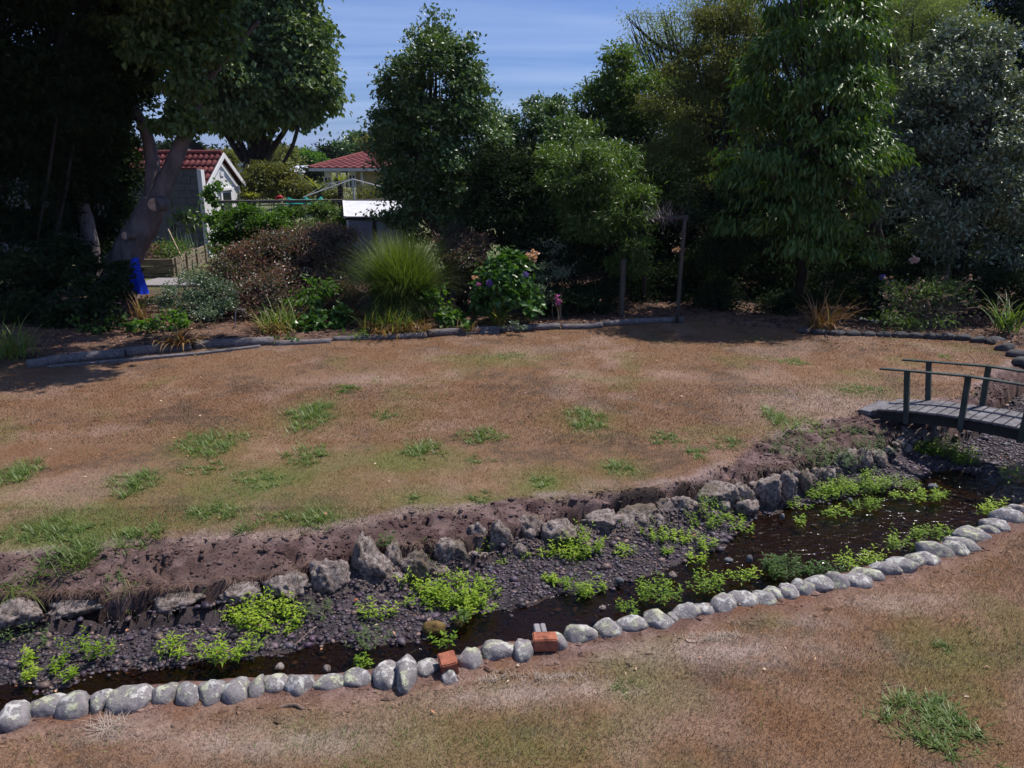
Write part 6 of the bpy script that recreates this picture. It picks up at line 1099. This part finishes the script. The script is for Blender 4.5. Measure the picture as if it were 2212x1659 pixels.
def flowers(name, px, py, y, rx, ry, n, lm, size, label=None, cat=None, parent=None, seed=0):
    rr = np.random.default_rng(8000 + seed); c = Y(px, py, y); s = pxsize(c); lv = Leaves(); nb = n; P0 = c + rdir(nb, rr) * np.array([rx * s, rx * s * .6, ry * s]) * rr.random(nb)[:, None] ** .4; k = 9
    idx = np.repeat(np.arange(nb), k); m = len(idx); P = P0[idx] + rdir(m, rr) * size * .25; D = rdir(m, rr); lv.add(P, D + [0, -.3, .3], rdir(m, rr) + [0, -.5, .5], size * .7, size * .6, rr.random(m))
    o = link(name, lv.mesh(name, big=True), L[lm], parent)
    if label: tag(o, label, cat)
    return o
flowers("flower_head", 1058, 611, 13.75, 9, 7, 22, 'blue', .035, parent=hy_, seed=1); flowers("flower_head", 1134, 594, 13.8, 7, 6, 16, 'blue', .035, parent=hy_, seed=2); flowers("flower_head", 1036, 617, 13.9, 7, 6, 12, 'pink', .03, parent=hy_, seed=3)
flowers("apricot_roses", 1149, 552, 14.5, 13, 11, 15, 'apricot', .075, "cluster of apricot roses above the hydrangea", "roses", seed=4)
flowers("peach_flowers", 1025, 601, 13.9, 9, 4, 9, 'apricot', .035, "small peach flowers at the upper left of the hydrangea", "flowers", seed=5)
flowers("phlox_flowers", 1206, 648, 14.0, 9, 14, 22, 'pink', .04, "magenta pink phlox glowing against the dark shrub", "flowers", seed=6)
flowers("pale_rose_leaves", 1163, 625, 14.2, 16, 16, 26, 'greyrose', .05, "pale leafy sprays right of the hydrangea", "plant", seed=7)
flowers("pink_flowers", 1975, 562, 14.2, 12, 9, 22, 'palepink', .045, "pale pink flower cluster standing tall at the right of the border", "flowers", seed=8)
flowers("violet_flowers", 1905, 600, 14.3, 7, 7, 14, 'blue', .035, "small violet flowers in shade left of the flowering bush", "flowers", seed=9)
flowers("white_flowers", 1880, 690, 13.6, 20, 6, 7, 'whitep', .035, "a few white flowers low at the lawn edge on the right", "flowers", seed=10)
flowers("pink_rose_heads", 545, 640, 15.0, 26, 14, 8, 'palepink', .05, "faded pink rose heads low in the rose bed", "roses", seed=11)
flowers("pink_lilies", 250, 655, 14.6, 10, 8, 5, 'palepink', .05, "three pink flowers in the shade left of the blue tarpaulin", "flowers", seed=12)
flowers("red_berries", 1830, 480, 14.6, 20, 22, 70, 'berry', .02, "clusters of red stalks hanging in the drooping tree", "berries", seed=13)
flowers("red_berries", 1770, 270, 14.9, 40, 20, 50, 'berry', .02, "red stalks high in the drooping tree", "berries", seed=14)
flowers("brown_seed_heads", 1470, 540, 17, 26, 5, 26, 'palepink', .04, "sunlit pinkish foliage glimpsed behind the arch post", "flowers", seed=15)
lowplant([(350, 695, 50, 14, 13.3), (300, 700, 40, 12, 13.4), (385, 672, 18, 14, 13.6)], "low mallow leaves along the bed behind the timber edging at left", 'green', .085, .08, seed=1, upn=1.5)
lowplant([(690, 690, 52, 22, 13.8), (650, 705, 30, 14, 13.5), (735, 685, 20, 18, 13.8)], "bright leafy mallow patch between daylily and fountain grass", 'hyd', .10, .09, seed=2, upn=1.5)
lowplant([(975, 670, 40, 32, 13.9), (945, 650, 30, 24, 14.0), (1000, 700, 20, 12, 13.5)], "sprawling mallow with lobed leaves right of the fountain grass", 'green', .10, .09, seed=3, upn=1.5)
lowplant([(660, 650, 34, 30, 14.3), (690, 620, 24, 30, 14.4)], "drooping-leaved young shrub in front of the rose bed", 'green', .14, .045, seed=4, droop=1.0)
lowplant([(230, 705, 34, 18, 13.4), (190, 700, 30, 20, 13.3)], "shaded leafy plants in front of the dark broad-leaved shrub", 'green', .09, .05, seed=5, dens=18)
lowplant([(1110, 708, 26, 9, 13.3)], "small grey-green creeping plant by the log edging right of the agapanthus", 'greyrose', .04, .03, dens=90, spread=.04, seed=6)
lowplant([(1005, 512, 22, 14, 17.5), (1020, 535, 18, 12, 17.2)], "bright green leaves below the tall camellia's crown", 'green', .12, .07, seed=7)
lowplant([(330, 655, 34, 12, 15.2), (350, 640, 20, 8, 15.6)], "low green leaves between the blue tarpaulin and the grey rose bush", 'green', .06, .04, seed=8)
lowplant([(2150, 725, 40, 8, 13.5), (2180, 745, 26, 8, 13.0)], "low yellow-green plants at the right end of the border", 'green', .05, .03, dens=40, seed=9)
lowplant([(640, 728, 30, 8, 12.9), (590, 735, 16, 5, 12.8)], "mallow leaves creeping down to the lawn edge left of centre", 'hyd', .07, .06, seed=10, upn=1.5)
lowplant([(760, 722, 40, 7, 13.0)], "scattered small green leaves along the edging left of the fountain grass", 'green', .05, .04, seed=11)
lowplant([(2130, 700, 34, 10, 13.9), (2190, 700, 30, 16, 13.9)], "brown leaf heap at the right end of the border", 'litter', .06, .04, dens=50, seed=12)
# flowering bush at the right of the border: stems, leaves and round seed heads
fb = empty("flowering_bush", G(2010, 712, .05), "loose flowering bush dotted with round seed heads at the right of the border", "bush")
lv = crown_leaves([E(1985, 645, 65, 40, 13.9), E(2075, 640, 52, 42, 13.8), E(2000, 680, 100, 22, 13.6), (Y(1930, 630, 13.9), (.3, .25, .3))], 26, 24, .12, .07, .018, rr=np.random.default_rng(17), shell=.2); link("foliage", lv.mesh("foliage", big=True), L['weed'], fb)['kind'] = 'stuff'
st_ = MB(); rr = np.random.default_rng(18); hv = Leaves(); c0 = G(2010, 712, .05)
for i in range(90):
    e = Y(rr.uniform(1900, 2125), rr.uniform(595, 690), rr.uniform(13.3, 14.2)); s0 = c0 + [rr.normal(0, .35), rr.uniform(.1, .5), 0]; st_.tube(spline([s0, (s0 + e) / 2 + [0, 0, .12], e], 2), .0045, 3, cap=False)
    m = 12; hv.add(e + rdir(m, rr) * .012, rdir(m, rr), rdir(m, rr), .032, .024, rr.random(m))
st_.build("stems", M['stick'], fb)['kind'] = 'stuff'; link("seed_heads", hv.mesh("seed_heads", big=True), L['seedhead'], fb)['kind'] = 'stuff'
n = 120
